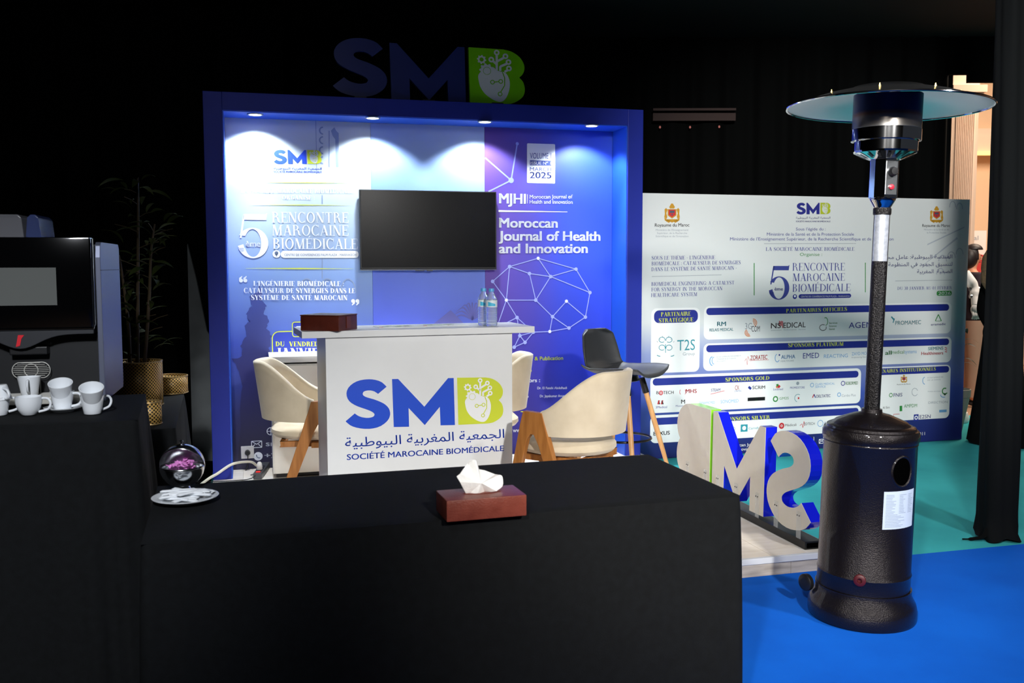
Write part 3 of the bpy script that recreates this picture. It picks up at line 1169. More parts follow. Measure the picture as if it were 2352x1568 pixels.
shape(m, BWL, [(1145, 482.5), (1303, 486), (1303, 487), (1145, 486.5)], .001)
write(m, BWL, 'Moroccan', (1147, 522), (1280, 522.5), 21, 's', .045)
write(m, BWL, 'Journal of Health', (1146, 552), (1378, 552.5), 21, 's', .045)
write(m, BWL, 'and Innovation', (1146.5, 581), (1349, 580.5), 21, 's', .045)
write(m, BWL, 'Editors :', (1193, 877.5), (1240, 877), 8.5, 's', .04)
write(m, BWL, 'Dr. El Fatehi Abdelhadi', (1234, 893.5), (1302, 893), 5.5, 's', .03)
write(m, BWL, 'Dr. Jayakumar Arumugam', (1240, 912), (1312, 911), 5.5, 's', .03)
write(m, BWL, 'Dr. Hanane', (1180, 913), (1214, 912.5), 5.5, 's', .03)
write(m, BWL, 'www.mjhi.com', (1178, 992), (1250, 991), 9, 's', .03)
write(m, BWL, '.com', (1222, 971), (1245, 970), 8, 's', .03)
build_pieces(m, 'printed_titles', ivory, PR)
m = MB()
write(m, BWL, 'Editor in Chief & Publication', (1150, 829), (1293, 826), 8.5, 's', .03)
write(m, BWL, 'Hicham', (1196, 853.5), (1221, 853), 6, 's', .02)
shape(m, BWL, [(1196, 944), (1225, 943.5), (1225, 945.5), (1196, 946)], .001)
build_pieces(m, 'printed_headings', lime_ink, PR)
m = MB()
write(m, BWL, 'VOLUME 1', (1217, 364), (1266, 364.5), 13, 's', .0, h=.002)
u0, v0 = BWL.uv(1217, 379.5)
u1, v1 = BWL.uv(1266, 369.3)
m.prism(rct(u0, v0, u1, v1), T3, .0018)
write(m, BWL, 'MARCH', (1217, 392.5), (1266, 393), 8.5, 's', .0, h=.002)
write(m, BWL, '2025', (1217, 409), (1266, 409.5), 14, 's', .02, h=.002)
m.build('printed_issue_text', mat('issue_ink', '#3b4fa0', .5), PR, world=True, weld=False)
m = MB()
write(m, BWL, 'ISSUE Nº 1', (1218.5, 378), (1265, 378.3), 7, 's', .03, h=.0026)
m.build('printed_issue_number', ivory, PR, world=True, weld=False)

# -- downlights in the soffit
lamp_m = mat('lamp_glow', '#ffffff', .5, emit='#eef6ff', es=14)
for px, py in ((586, 262), (856, 270), (1114, 279), (1359, 288)):
    P = gp(px, py, ZS - .007)
    L = MB().lathe([(.052, 0), (.05, -.006), (.040, -.006), (.040, -.002)], P, 24).build('downlight', mat('lamp_rim', '#c8ccd2', .3, metal=.6), booth, world=True, smooth=True)
    MB().lathe([(.038, -.003), (.0, -.0031)], P, 24, cap=False).build('lens', lamp_m, L, world=True)
    l = bpy.data.lights.new('booth_spot', 'SPOT')
    l.energy = 56
    l.spot_size = math.radians(114)
    l.spot_blend = 0.4
    l.shadow_soft_size = 0.03
    l.color = (0.86, 0.94, 1.0)
    lo = bpy.data.objects.new('booth_spot', l)
    COL.objects.link(lo)
    lo.location = P + Vector((0, 0, -.012))
    l2 = bpy.data.lights.new('booth_downbeam', 'SPOT')
    l2.energy = 115
    l2.spot_size = math.radians(84)
    l2.spot_blend = 0.9
    l2.shadow_soft_size = 0.03
    l2.color = (0.88, 0.95, 1.0)
    lo2 = bpy.data.objects.new('booth_downbeam', l2)
    COL.objects.link(lo2)
    lo2.location = P + Vector((0, 0, -.012))
    lo2.rotation_euler = Vector((BS * .25, -BC * .25, -1)).to_track_quat('-Z', 'Y').to_euler()
    lo.rotation_euler = Vector((-BS * .28, BC * .28, -1)).to_track_quat('-Z', 'Y').to_euler()

# ---- platform
deck_m = wood_mat('deck_laminate', '#e6ddd0', '#f3ede4', (3, 25, 10), 0.4)
plat = thing('booth_platform', 'low white laminate platform carrying the booth furniture', 'platform', bl(0, 0, 0), BYAW)
MB().box(.012, 3.02, -2.44, BD + .06, .0008, .072).build('plinth', mat('plinth', '#cfcac4', .7), plat)
rnd = random.Random(5)
dms = [wood_mat('deck_laminate_' + k, c1, c2, (3, 25, 10), .4) for k, c1, c2 in (('pale', '#e8e0d4', '#f3ede4'), ('warm', '#dfd2c0', '#eee4d6'), ('grey', '#d8cfc2', '#e9e1d6'))]
xs = 0.0
r = 0
PLK = []
while xs < 3.02 - .01:
    x1 = min(xs + .19, 3.02)
    t0 = -2.44 - rnd.uniform(0, 1.0) + .0
    while t0 < BD + .05:
        t1 = t0 + 1.25
        a, b = max(t0, -2.44), min(t1, BD + .06)
        if b - a > .03:
            MB().box(xs + .0008, x1 - .0008, a + .0008, b - .0008, .072, .09 + rnd.uniform(-.0004, .0002)).build('plank', rnd.choice(dms), plat)
        t0 = t1
    xs = x1
MB().box(0, 3.035, -2.462, -2.4405, .062, .091).box(3.0205, 3.04, -2.44, BD + .06, .062, .091).build('edge_trim', mat('edge_trim', '#d5d8dc', .35), plat, bevel=.002)
gm = wood_mat('weathered_board', '#8f867c', '#d4cabd', (4, 4, 26), .6)
for i in range(11):
    x0 = 3.03 * i / 11
    MB().box(x0 + .001, x0 + 3.03 / 11 - .001, -2.455, -2.4405, .001, .0615).build('side_board', gm, plat)
for i in range(9):
    t0 = -2.44 + 2.78 * i / 9
    MB().box(3.0205, 3.034, t0 + .001, t0 + 2.78 / 9 - .001, .001, .0615).build('side_board', gm, plat)

# ---- sign letters on top of the booth
o_ = bl(0, .03)
TPL = Plane(o_.x, o_.y, BYAW)
top_blue = mat('sign_blue', '#1a2766', 0.35, spec=.5)
top_green = mat('sign_green', '#6cbc0c', 0.25, spec=.6)
LH = .372
L0 = .819
LK = (2.135 - .819) / LOGO_W
for nm, poly, mm, lb in (('S', S_POLY, top_blue, 'large dark blue letter S standing on the booth roof'), ('M', M_POLY, top_blue, 'large dark blue letter M standing on the booth roof'), ('B', B_POLY, top_green, 'large green letter B with white heart emblem on the booth roof')):
    xs_ = [p[0] for p in poly]
    cx = L0 + (min(xs_) + max(xs_)) / 2 * LK
    t = thing('sign_letter', lb, 'letter', bl(cx, .04, BTOP), BYAW)
    dz = .018 if nm == 'S' else 0

    def to3(x, y, hh, dz=dz):
        return TPL.at(L0 + x * LK, BTOP + dz + y * LH, hh)
    MB().prism(poly, to3, 0, -.03).build('face', mm, t, world=True)
    MB().box(-.04, .04, -.03, .06, .0, .008).build('foot', black_plastic, t)
    if nm == 'B':
        a, b = MB(), MB()
        heart(a, b, to3, .0012)
        a.build('emblem', mat('emblem_white', '#c9d2d8', .3), t, world=True, weld=False)
        b.build('emblem_lines', top_green, t, world=True, weld=False)

# ---- television on the back wall
tv = thing('television', 'flat black television mounted on the middle panel of the booth', 'television', bl(1.49, BD - .05, 1.735), BYAW)
MB().box(-.487, .487, -.03, .012, -.275, .275).build('casing', mat('tv_casing', '#1a1b1d', .4), tv, bevel=.004)
MB().box(-.478, .478, -.0325, -.030, -.262, .268).build('screen', mat('tv_glass', '#08080a', .2, spec=.45), tv)
MB().box(-.488, .488, -.034, .0, -.282, -.276).build('lower_bezel', mat('tv_bezel', '#5b5d60', .3, metal=.8), tv)
MB().box(-.02, .02, -.036, -.02, -.288, -.282).box(-.1, -.04, -.03, -.005, -.287, -.283).build('sensor', black_plastic, tv)
MB().box(-.12, .12, .012, .038, -.1, .1).build('wall_bracket', steel, tv)

# ================================================================== SPONSOR WALL
NX, NY, NYAW, NW, NH = 1.2203, 7.2583, 0.2798, 2.70, 2.022
n0 = Vector((NX, NY, 0)) + Vector((math.cos(NYAW), math.sin(NYAW), 0)) * -.29
NPL = Plane(n0.x, n0.y, NYAW)
N3 = lambda a_, b_, h_: NPL.at(a_, b_, h_)
NWD = NW + .29
ban = thing('sponsor_wall', 'wide white and blue printed sponsor wall standing right of the booth', 'banner', n0, NYAW)
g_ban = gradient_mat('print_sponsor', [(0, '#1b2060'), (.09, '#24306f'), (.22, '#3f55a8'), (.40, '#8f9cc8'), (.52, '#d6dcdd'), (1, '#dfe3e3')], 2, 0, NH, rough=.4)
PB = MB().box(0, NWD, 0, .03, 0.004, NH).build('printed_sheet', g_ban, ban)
for x in (.02, NWD / 2, NWD - .05):
    MB().box(x, x + .03, .031, .061, .004, NH - .02).build('frame_post', steel, ban)
for x in (.2, NWD - .25):
    MB().box(x, x + .05, -.0 + .031, .45, .0, .02).build('foot', steel, ban)
grey_white = mat('box_white', '#ebeeef', .4)
m = MB()
for x0, y0, x1, y1 in ((1496, 853, 1609, 708), (1616, 776, 2186, 692), (1615, 850, 2187, 770)):
    pass


def pbox(m, pts, r=.045, h=.0005):
    """rounded card through four surveyed corners (left-bottom, right-top)"""
    u0, v0 = NPL.uv(*pts[0])
    u1, v1 = NPL.uv(*pts[1])
    m.prism(rrect(u0, v0, u1, v1, r), N3, h)
    return u0, v0, u1, v1


cards = [((1494.5, 857), (1608, 706)), ((1616, 780), (2186, 694)), ((1615, 852), (2186, 773)), ((1493, 949), (1978, 845)), ((1986, 970), (2184, 837)), ((1493, 1018), (1978, 930))]
for c in cards:
    pbox(m, c)
m.build('printed_cards', grey_white, PB, world=True, weld=False)
m = MB()
for (a, b), r in ((((1502, 742), (1603, 711)), .04), (((1622, 726), (2180, 698)), .02), (((1622, 804), (2180, 777)), .02), (((1499, 884), (1972, 851)), .02), (((1992, 861), (2180, 840)), .02), (((1498, 976), (1972, 936)), .02)):
    u0, v0 = NPL.uv(*a)
    u1, v1 = NPL.uv(*b)
    if r == .02:
        v1 = min(v1, v0 + .062) if b[1] > 700 else v1
        vm = NPL.uv(*b)[1]
        v0 = vm - .055
        v1 = vm
        r = .026
    m.prism(rrect(u0, v0, u1, v1, r), N3, .001)
u0, v0 = NPL.uv(1834, 685.5)
u1, v1 = NPL.uv(1955, 674)
m.prism(rrect(u0, v0, u1, v1, .019), N3, .001)
disc(m, N3, *NPL.uv(1825.5, 681), .019, .001)
m.build('printed_title_bars', navy_ink, PB, world=True, weld=False)
ts = (.2, .05)
m = MB()
write(m, NPL, 'PARTENAIRE', (1518, 726.5), (1586, 724.5), 9.5, 'd', ts, .002)
write(m, NPL, 'STRATÉGIQUE', (1513, 740.5), (1592, 738), 9.5, 'd', ts, .002)
write(m, NPL, 'PARTENAIRES OFFICIELS', (1805, 717.8), (1945, 713.3), 8.5, 'd', ts, .002)
write(m, NPL, 'SPONSORS PLATINIUM', (1810, 797), (1937, 793.5), 8.5, 'd', ts, .002)
write(m, NPL, 'SPONSORS GOLD', (1666, 876), (1767, 871.5), 8.5, 'd', ts, .002)
write(m, NPL, 'SPONSORS SILVER', (1656, 967), (1768, 961.5), 8.5, 'd', ts, .002)
write(m, NPL, 'PARTENAIRES INSTITUTIONNELS', (1996, 857.5), (2149, 850.3), 8, 'd', ts, .002)
build_pieces(m, 'printed_headings', yellow_ink, PB)
m = MB()
lt = (.15, .045)
vi = mat('violet_ink', '#3a4590', .5)
write(m, NPL, 'SOUS LE THÈME - L’INGÉNIERIE', (1496.5, 596.5), (1642, 595), 8.5, 'd', lt)
write(m, NPL, 'BIOMÉDICALE : CATALYSEUR DE SYNERGIES', (1496.5, 609.5), (1701, 606.5), 8.5, 'd', lt)
write(m, NPL, 'DANS LE SYSTÈME DE SANTÉ MAROCAIN -', (1496, 622.5), (1692, 619), 8.5, 'd', lt)
write(m, NPL, 'BIOMEDICAL ENGINEERING: A CATALYST', (1496, 656.5), (1686, 653), 8.5, 'd', lt)
write(m, NPL, 'FOR SYNERGY IN THE MOROCCAN', (1496, 669), (1659, 666), 8.5, 'd', lt)
write(m, NPL, 'HEALTHCARE SYSTEM', (1495.5, 682), (1601, 679.5), 8.5, 'd', lt)
write(m, NPL, 'RENCONTRE', (1820, 621.5), (1940, 621), 17.5, 'd', (.13, .035))
write(m, NPL, 'MAROCAINE', (1820, 645.5), (1940, 644.5), 17.5, 'd', (.13, .035))
write(m, NPL, 'BIOMÉDICALE', (1820, 670), (1953, 668.5), 17.5, 'd', (.13, .035))
write(m, NPL, '5', (1765, 687), (1813, 686.5), 77, 'd', (.15, .03))
write(m, NPL, 'ème', (1779, 667), (1798, 667), 7.5, 's', .04)
write(m, NPL, 'Sous l’égide du :', (1828, 529), (1896, 529), 6.5, 's', .0)
write(m, NPL, 'Ministère de la Santé et de la Protection Sociale', (1761, 541), (1961, 541), 6.8, 's', .0)
write(m, NPL, "Ministère de l'Enseignement Supérieur, de la Recherche Scientifique et de l'Innovation", (1676.5, 552), (2052, 552), 6.8, 's', .0)
write(m, NPL, 'LA SOCIÉTÉ MAROCAINE BIOMÉDICALE', (1759, 576), (1962, 575.5), 8.2, 'd', lt)
write(m, NPL, 'الهندسة البيوطبية: عامل محوري', (2015, 595), (2187, 593), 8.5, 's', .006)
write(m, NPL, 'لتنسيق الجهود في المنظومة', (2040, 611.5), (2187, 610), 8.5, 's', .006)
write(m, NPL, 'الصحية  المغربية', (2106, 627.5), (2187, 626.5), 8.5, 's', .006)
write(m, NPL, 'DU 30 JANVIER AU 01 FÉVRIER', (2061, 665.5), (2186, 664), 7, 'd', lt)
build_pieces(m, 'printed_texts', vi, PB)
society_logo(NPL, (1829, 492), (1907, 491.7), 26.5, mat('logo_navy', '#2b2f86', .5), mat('logo_olive', '#b3bf2c', .5), mat('pale_ink2', '#d5dbd6', .5), PB,
             arabic=((1828, 502), (1907, 502), 4.5), french=((1828, 510), (1907, 510), 3.4))
m = MB()
for x0, y0, x1, y1 in ((1755, 559.5, 1966, 559), (1497, 635, 1657, 631), (2056, 645, 2187, 643)):
    line(m, N3, NPL.uv(x0, y0), NPL.uv(x1, y1), .0035, .001)
for i, t in enumerate(("Ministère de l'Enseignement", 'Supérieur, de la Recherche', "Scientifique et de l'Innovation")):
    write(m, NPL, t, (1506 if i != 1 else 1509, 530 + 7.2 * i), (1581 if i != 1 else 1578, 530 + 7.2 * i), 4.2, 's', 0)
write(m, NPL, 'Ministère de la Santé et de', (2122, 529), (2179, 529), 4, 's', 0)
write(m, NPL, 'la Protection Sociale', (2129, 536), (2173, 536), 4, 's', 0)
build_pieces(m, 'printed_fine_print', grey_ink, PB)
m = MB()
write(m, NPL, 'Royaume du Maroc', (1504, 520.5), (1583, 520), 7.5, 's', .012)
write(m, NPL, 'Royaume du Maroc', (2118, 521), (2182, 521), 6.5, 's', .012)
build_pieces(m, 'printed_kingdom_names', dark_ink, PB)
m = MB()
for x, y0, y1 in ((1732, 604, 678), (1987.5, 603, 671)):
    line(m, N3, NPL.uv(x, y0), NPL.uv(x, y1), .007, .001)
write(m, NPL, 'Organise :', (1837, 587.5), (1888, 587.5), 7, 's', .0)
u0, v0 = NPL.uv(2151, 679)
u1, v1 = NPL.uv(2186, 667.5)
m.prism(rrect(u0, v0, u1, v1, .017), N3, .001)
m.build('printed_green_marks', green_ink, PB, world=True, weld=False)
m = MB()
write(m, NPL, '2026', (2155, 677), (2183, 676.5), 7, 's', .03, .002)
write(m, NPL, 'CENTRE DE CONFÉRENCES PALM PLAZA - MARRAKECH', (1839, 683), (1951, 682), 4, 's', .01, .002)
disc(m, N3, *NPL.uv(1825.5, 680), .009, .002)
write(m, NPL, 'Moroccan Journal of Health', (1668, 1026), (1790, 1021), 6.5, 's', .03, .002)
write(m, NPL, 'and Innovation', (1668, 1036), (1735, 1033), 6.5, 's', .03, .002)
envelope(m, NPL, 1881, 1008, 1893, 1018, .004)
write(m, NPL, 'smbm.maroc', (1898, 1018), (1950, 1015), 6, 's', .02, .002)
write(m, NPL, '+212 2011', (2080, 1002), (2124, 998.5), 7, 's', .02, .002)
line(m, N3, NPL.uv(1869, 1003), NPL.uv(1869, 1017), .004, .002)
build_pieces(m, 'printed_white_text', white_ink, PB)


def crest(cx, cy, w_):
    """royal coat of arms: two lions, crown, shield and scroll"""
    k = w_ / 100.0
    P = lambda pts: [(cx + x * k, cy + y * k) for x, y in pts]
    g, rd, dk = MB(), MB(), MB()
    for s in (-1, 1):
        shape(g, NPL, P([(s * 38, -38), (s * 48, -28), (s * 46, 0), (s * 50, 20), (s * 36, 34), (s * 30, 18), (s * 36, -4), (s * 28, -26)]), .001)
        shape(g, NPL, P([(s * 50, 22), (s * 46, 42), (s * 20, 58), (s * 8, 46), (s * 34, 36)]), .001)
    shape(g, NPL, P([(-5, -66), (5, -66), (18, -44), (14, -34), (-14, -34), (-18, -44)]), .001)
    shape(g, NPL, P([(-28, -30), (28, -30), (28, 10), (0, 30), (-28, 10)]), .001)
    shape(g, NPL, P([(-34, 34), (34, 34), (38, 50), (20, 46), (0, 56), (-20, 46), (-38, 50)]), .001)
    shape(rd, NPL, P([(-22, -26), (22, -26), (22, 6), (0, 22), (-22, 6)]), .0016)
    shape(dk, NPL, P([(-14, -20), (14, -20), (14, -6), (-14, -6)]), .0022)
    shape(dk, NPL, P([(-6, 0), (6, 0), (0, 12)]), .0022)
    return g, rd, dk


g, rd, dk = MB(), MB(), MB()
for c in ((1543.5, 491, 36), (2151, 494, 31), (2076, 870, 15)):
    for a, b in zip((g, rd, dk), crest(*c)):
        a.add(b.v, b.f)
g.build('printed_crests', gold_ink, PB, world=True, weld=False)
rd.build('printed_shields', red_ink, PB, world=True, weld=False)
dk.build('printed_shield_marks', mat('crest_slate', '#4a5a6c', .5), PB, world=True, weld=False)
# faint palace arches at the right edge
m = MB()
for cx, cy, sx_ in ((2165, 600, 9), (2185, 592, 9), (2204, 584, 8), (2160, 630, 9), (2204, 480, 7), (2188, 476, 7)):
    pts = [(cx + sx_ * math.cos(a), cy - 14 * math.sin(a)) for a in [PI * k / 8 for k in range(9)]]
    for i in range(8):
        line(m, N3, NPL.uv(*pts[i]), NPL.uv(*pts[i + 1]), .008, .0004)
for p in ([(2118, 610), (2122, 608), (2200, 548), (2198, 544)], [(2130, 560), (2215, 520), (2215, 523), (2130, 563)]):
    shape(m, NPL, p, .0004)
m.build('printed_arches', mat('faint_grey_ink', '#b5bdc8', .5), PB, world=True, weld=False)

# sponsor names: text, left end, right end, cap px, bold, ink
ink = {'k': dark_ink, 'r': red_ink, 't': teal_ink, 's': sky_ink, 'g': green_ink, 'n': navy_ink, 'y': grey_ink, 'o': mat('orange_ink', '#dd7f3a', .5)}
names_ = [
    ('T2S', (1555, 805), (1596, 803), 24, 0, 't'), ('Group', (1568, 816), (1596, 815), 7, 0, 'y'),
    ('RM', (1647, 748.5), (1667, 748), 9.5, .03, 't'), ('RELAIS MEDICAL', (1629.5, 761), (1684, 759), 6.5, .03, 't'),
    ('3G', (1711, 756), (1727, 755.5), 14, -.01, 'y'), ('COM', (1726, 761.5), (1745, 761), 13, .0, 'k'),
    ('NS', (1770.5, 754), (1793, 753), 12, .01, 'k'), ('EDICAL', (1799, 753), (1850, 751), 12, .01, 'k'), ('Innovation   Performance   Service', (1771, 759.5), (1850, 757), 2.6, 0, 'y'),
    ('Services', (1904, 743.5), (1923, 743), 3.8, .02, 'g'), ('Science', (1904, 750.5), (1921, 750), 3.8, .02, 'g'), ('Santé', (1904, 757.5), (1917, 757), 3.8, .02, 'g'),
    ('AGENTIS', (1949, 753.5), (2030, 751), 13, -.008, 'n'),
    ('PROMAMEC', (2056, 746), (2115, 744), 9, .01, 't'), ('eramedic', (2138, 747.5), (2172, 746), 5, .02, 'n'),
    ('ECOLE SUPERIEURE MOHAMMED VI', (1646, 821), (1701, 818), 2.8, 0, 'y'), ("D'INGENIEURS EN SCIENCES", (1646, 826), (1690, 824), 2.8, 0, 'y'), ('DE LA SANTE', (1646, 831), (1666, 830), 2.8, 0, 'y'),
    ('ZORATEC', (1723, 826.5), (1762, 824.5), 10, .03, 'r'), ('ALPHA', (1794, 824), (1826, 822.5), 8.5, .03, 's'), ('HEALTHCARE', (1793, 831), (1823, 829.5), 3.5, 0, 'y'),
    ('EMED', (1844, 823), (1881, 821.5), 12, -.01, 'n'), ('REACTING', (1892, 822), (1947, 820), 8, .0, 's'), ('ZAYD MOBIL', (1956, 816), (2000, 814), 7, -.01, 's'), ('Empowering Healthcare', (1956, 822), (2001, 820.5), 3.2, 0, 'y'),
    ('all', (2033, 814.5), (2047, 814), 9, .03, 'g'), ('medical', (2048, 812.5), (2076, 811.5), 8, .0, 'g'), ('systems', (2077, 811.5), (2105, 810.5), 8, -.01, 's'),
    ('SIEMENS', (2131.5, 804), (2166, 802.5), 7, .03, 't'), ('Healthineers', (2116, 815), (2166, 813.5), 7, .03, 'r'),
    ('B', (1507.5, 905), (1513, 905), 7, -.01, 'k'), ('TECH', (1523, 904.7), (1547, 904), 7, .02, 'k'),
    ('MHS', (1575, 902.5), (1600, 902), 9, .03, 'r'), ('STEAM', (1633, 899), (1654, 898), 6.5, .02, 'n'), ('CK', (1688, 895), (1698, 894.7), 10, .01, 'r'), ('CANTEC', (1686.5, 899.5), (1703, 899), 3.5, 0, 'n'),
    ('SCRIM', (1728, 893.5), (1757, 892.5), 7.5, .02, 'k'), ('Lockmed', (1776, 896), (1798, 895.5), 5, 0, 'n'), ('PROMEDSTORE', (1814.5, 892.5), (1848, 891.5), 4.5, .0, 'n'),
    ('CLAES MEDICAL', (1872, 884.5), (1917, 882.5), 4.5, 0, 's'), ('SERVICE', (1872, 890.5), (1896, 889.5), 4.5, 0, 's'), ('ROBORMED', (1942, 883.5), (1970, 882.5), 7, .03, 'g'),
    ('3Medical', (1506, 937.5), (1532, 936.5), 5, 0, 'n'), ('M', (1564.5, 926.5), (1573, 926.5), 9, .02, 'k'), ('Mission Expert', (1552, 934), (1587, 932.5), 4, 0, 'n'),
    ('DYNAMICMED', (1606, 928), (1642, 926.5), 5.5, -.01, 's'), ('SONOMED', (1655, 926), (1696, 923.5), 7.5, .0, 's'), ('GM2S', (1790, 917.5), (1811, 916.5), 5.5, 0, 'g'),
    ('DELTATEC', (1875, 913), (1907, 911.5), 6.5, .02, 'n'), ('Cardio Plus', (1933, 911), (1965, 909.5), 5.5, 0, 'y'),
    ('BEXUS', (1501, 1000), (1538, 997.5), 8.5, .03, 'k'), ('Carrefour', (1719, 986), (1752, 984), 5, .0, 't'),
    ('Médicali', (1803, 979), (1829, 977.5), 5.5, .0, 'k'), ('EDTECH', (1847, 976), (1871, 975), 5.5, 0, 'k'), ('Active Health', (1893, 973), (1930, 971), 5, 0, 'n'),
    ('Royaume du Maroc', (2060, 884), (2091, 882.5), 2.8, 0, 'k'), ('FNIS', (2052, 911), (2072, 910), 8, .01, 'n'), ('Al Sim', (2027, 938.5), (2043, 937.5), 5, .0, 'k'),
    ('AMPDM', (2076, 936), (2106, 934.5), 7.5, -.01, 'g'), ('E2SN', (2112, 961), (2137, 959.5), 8, .01, 'n'),
    ('ECOLE SUPERIEURE', (2130, 868.5), (2166, 866.5), 2.5, 0, 'y'), ('DE LA SANTE', (2130, 874), (2160, 872.5), 2.5, 0, 'y'),
    ('Ministère de la Santé', (2131, 900), (2160, 899), 2.5, 0, 'y'), ('DIRECTION', (2132, 927), (2176, 925), 5, -.01, 'y')]
by = {}
for t, a, b, cpx, bo, k in names_:
    write(by.setdefault(k, MB()), NPL, t, a, b, cpx, 's', bo)
# small emblems beside the names
for k_ in 'krtsgnyo':
    mark(by.setdefault(k_, MB()), 'printed_emblems')
def L_(k, p, q, wd=.004):
    line(by.setdefault(k, MB()), N3, NPL.uv(*p), NPL.uv(*q), wd, .0013)
def D_(k, c, r):
    disc(by.setdefault(k, MB()), N3, *NPL.uv(*c), r, .0013, 14)
def R_(k, c, r, r2):
    ring(by.setdefault(k, MB()), N3, *NPL.uv(*c), r, r2, .0013, 14)
def A_(k, c, rx, ry, a0, a1, wd=.004):
    p = [(c[0] + rx * math.cos(math.radians(a0 + (a1 - a0) * i / 8)), c[1] - ry * math.sin(math.radians(a0 + (a1 - a0) * i / 8))) for i in range(9)]
    for i in range(8):
        L_(k, p[i], p[i + 1], wd)
L_('t', (1528.5, 790), (1528.5, 810), .005)
for s in (-1, 1):
    for dy, ln in ((-4, 12), (14, 11)):
        A_('t', (1528.5 + s * 8, 784 + dy), 7, 6, 20 if s > 0 else 160, 200 if s > 0 else -20, .005)
        A_('t', (1528.5 + s * 8, 784 + dy), 7, 6, 20 if s > 0 else 160, -130 if s > 0 else 310, .005)
    A_('t', (1528.5 + s * 12, 806), 12, 12, 270 if s > 0 else 270, 310 if s > 0 else 230, .006)
    for k in range(3):
        L_('y', (1528.5 + s * (6 + 6 * k), 774 + 6 * k), (1528.5 + s * (8 + 6 * k), 771 + 6 * k), .004)
for i in range(4):
    L_('r', (1790 + 2.4 * i, 736.5 + (i % 2)), (1790 + 2.4 * i, 748 + (i > 2) * 5), .007)
for r in (9, 6, 3):
    A_('o', (1729, 741), r, r, -60, 90, .006)
    A_('o', (1719, 764), r * .9, r * .9, 120, 300, .006)
A_('g', (1896, 738), 5, 9, -90, 120, .006)
A_('k', (1890, 752), 8, 7, 60, 380, .005)
L_('t', (2047, 727), (2054, 735), .012)
L_('t', (2054, 731), (2051, 741), .009)
for s in (-1, 1):
    L_('g', (2155, 722), (2155 + 7 * s, 737), .008)
L_('g', (2149, 737), (2161, 737), .004)
A_('s', (1636, 829), 6, 10, 90, 270, .008)
A_('s', (1640, 828), 5, 8, 90, 270, .006)
for p, q in (((1710, 829), (1714, 823)), ((1714, 823), (1716, 838)), ((1716, 838), (1718, 818)), ((1718, 818), (1722, 828)), ((1722, 828), (1766, 826))):
    L_('r', p, q, .0025)
A_('s', (1785, 822), 5, 9, 100, 330, .006)
D_('n', (1790, 815), .007)
for i in range(3):
    L_('r', (2170, 797 + 5 * i), (2175, 800 + 4 * i), .006)
D_('r', (1518, 902), .018)
for s in (-1, 1):
    A_('r', (1568 + s * 3, 900), 4, 6, -60 if s > 0 else 120, 60 if s > 0 else 240, .004)
L_('r', (1632, 905), (1664, 897), .004)
L_('n', (1719, 888), (1725, 893), .02)
L_('g', (1783, 885), (1788, 884), .02)
L_('r', (1787, 890), (1791, 885), .02)
L_('o', (1783, 890), (1785, 888), .02)
D_('y', (1832, 880), .014)
R_('s', (1865, 884), .018, .013)
R_('n', (1936, 880), .02, .014)
for s in (0, 8):
    L_('r', (1511 + s, 928), (1514 + s, 919), .012)
    L_('k', (1515 + s, 928), (1512 + s, 920), .010)
for k in range(3):
    L_('k', (1717, 917), (1757, 915), .028)
L_('g', (1735, 917), (1740, 916.7), .02)
R_('g', (1781, 916), .024, .014)
A_('t', (1833, 914), 8, 9, 60, 250, .004)
D_('r', (1834, 914), .008)
L_('r', (1866, 913), (1869.5, 905), .008)
L_('n', (1873, 913), (1869.5, 905), .008)
R_('s', (1927, 906), .018, .012)
R_('y', (1684, 985), .018, .014)
L_('t', (1701, 983), (1717, 982.3), .058)
D_('r', (1795, 977.5), .025)
for p, q in (((1837, 977), (1842, 973)), ((1842, 973), (1844, 982)), ((1844, 982), (1846.5, 967)), ((1846.5, 967), (1848, 978))):
    L_('r', p, q, .004)
R_('s', (1884, 972), .028, .023)
R_('g', (2046, 907), .018, .012)
L_('g', (2066, 938), (2072, 937.5), .045)
A_('y', (2101, 900), 7, 9, 20, 330, .004)
A_('g', (2170, 898), 6, 7, 60, 330, .010)
A_('s', (2167, 906), 7, 6, 180, 300, .007)
D_('k', (2170, 905), .01)
A_('s', (2124, 874), 5, 8, 90, 270, .006)
L_('n', (2098.5, 959), (2109.5, 958.5), .055)
L_('r', (2052, 951), (2066, 950.5), .004)
L_('r', (2052, 951), (2052, 965), .003)
L_('s', (2157, 944), (2174, 943), .022)
nm_ = {'k': 'dark', 'r': 'red', 't': 'teal', 's': 'sky', 'g': 'green', 'n': 'navy', 'y': 'grey', 'o': 'orange'}
for k, mbk in by.items():
    build_pieces(mbk, 'printed_text', ink[k], PB, ('printed_emblems',))
m = MB()
for c in ((1518, 902), (1795, 977.5)):
    ring(m, N3, *NPL.uv(*c), .010, .006, .002, 12)
disc(m, N3, *NPL.uv(1709, 982.6), .017, .002, 14)
ring(m, N3, *NPL.uv(2104, 958.8), .017, .009, .002, 12)
m.build('printed_white_marks', white_ink, PB, world=True, weld=False)

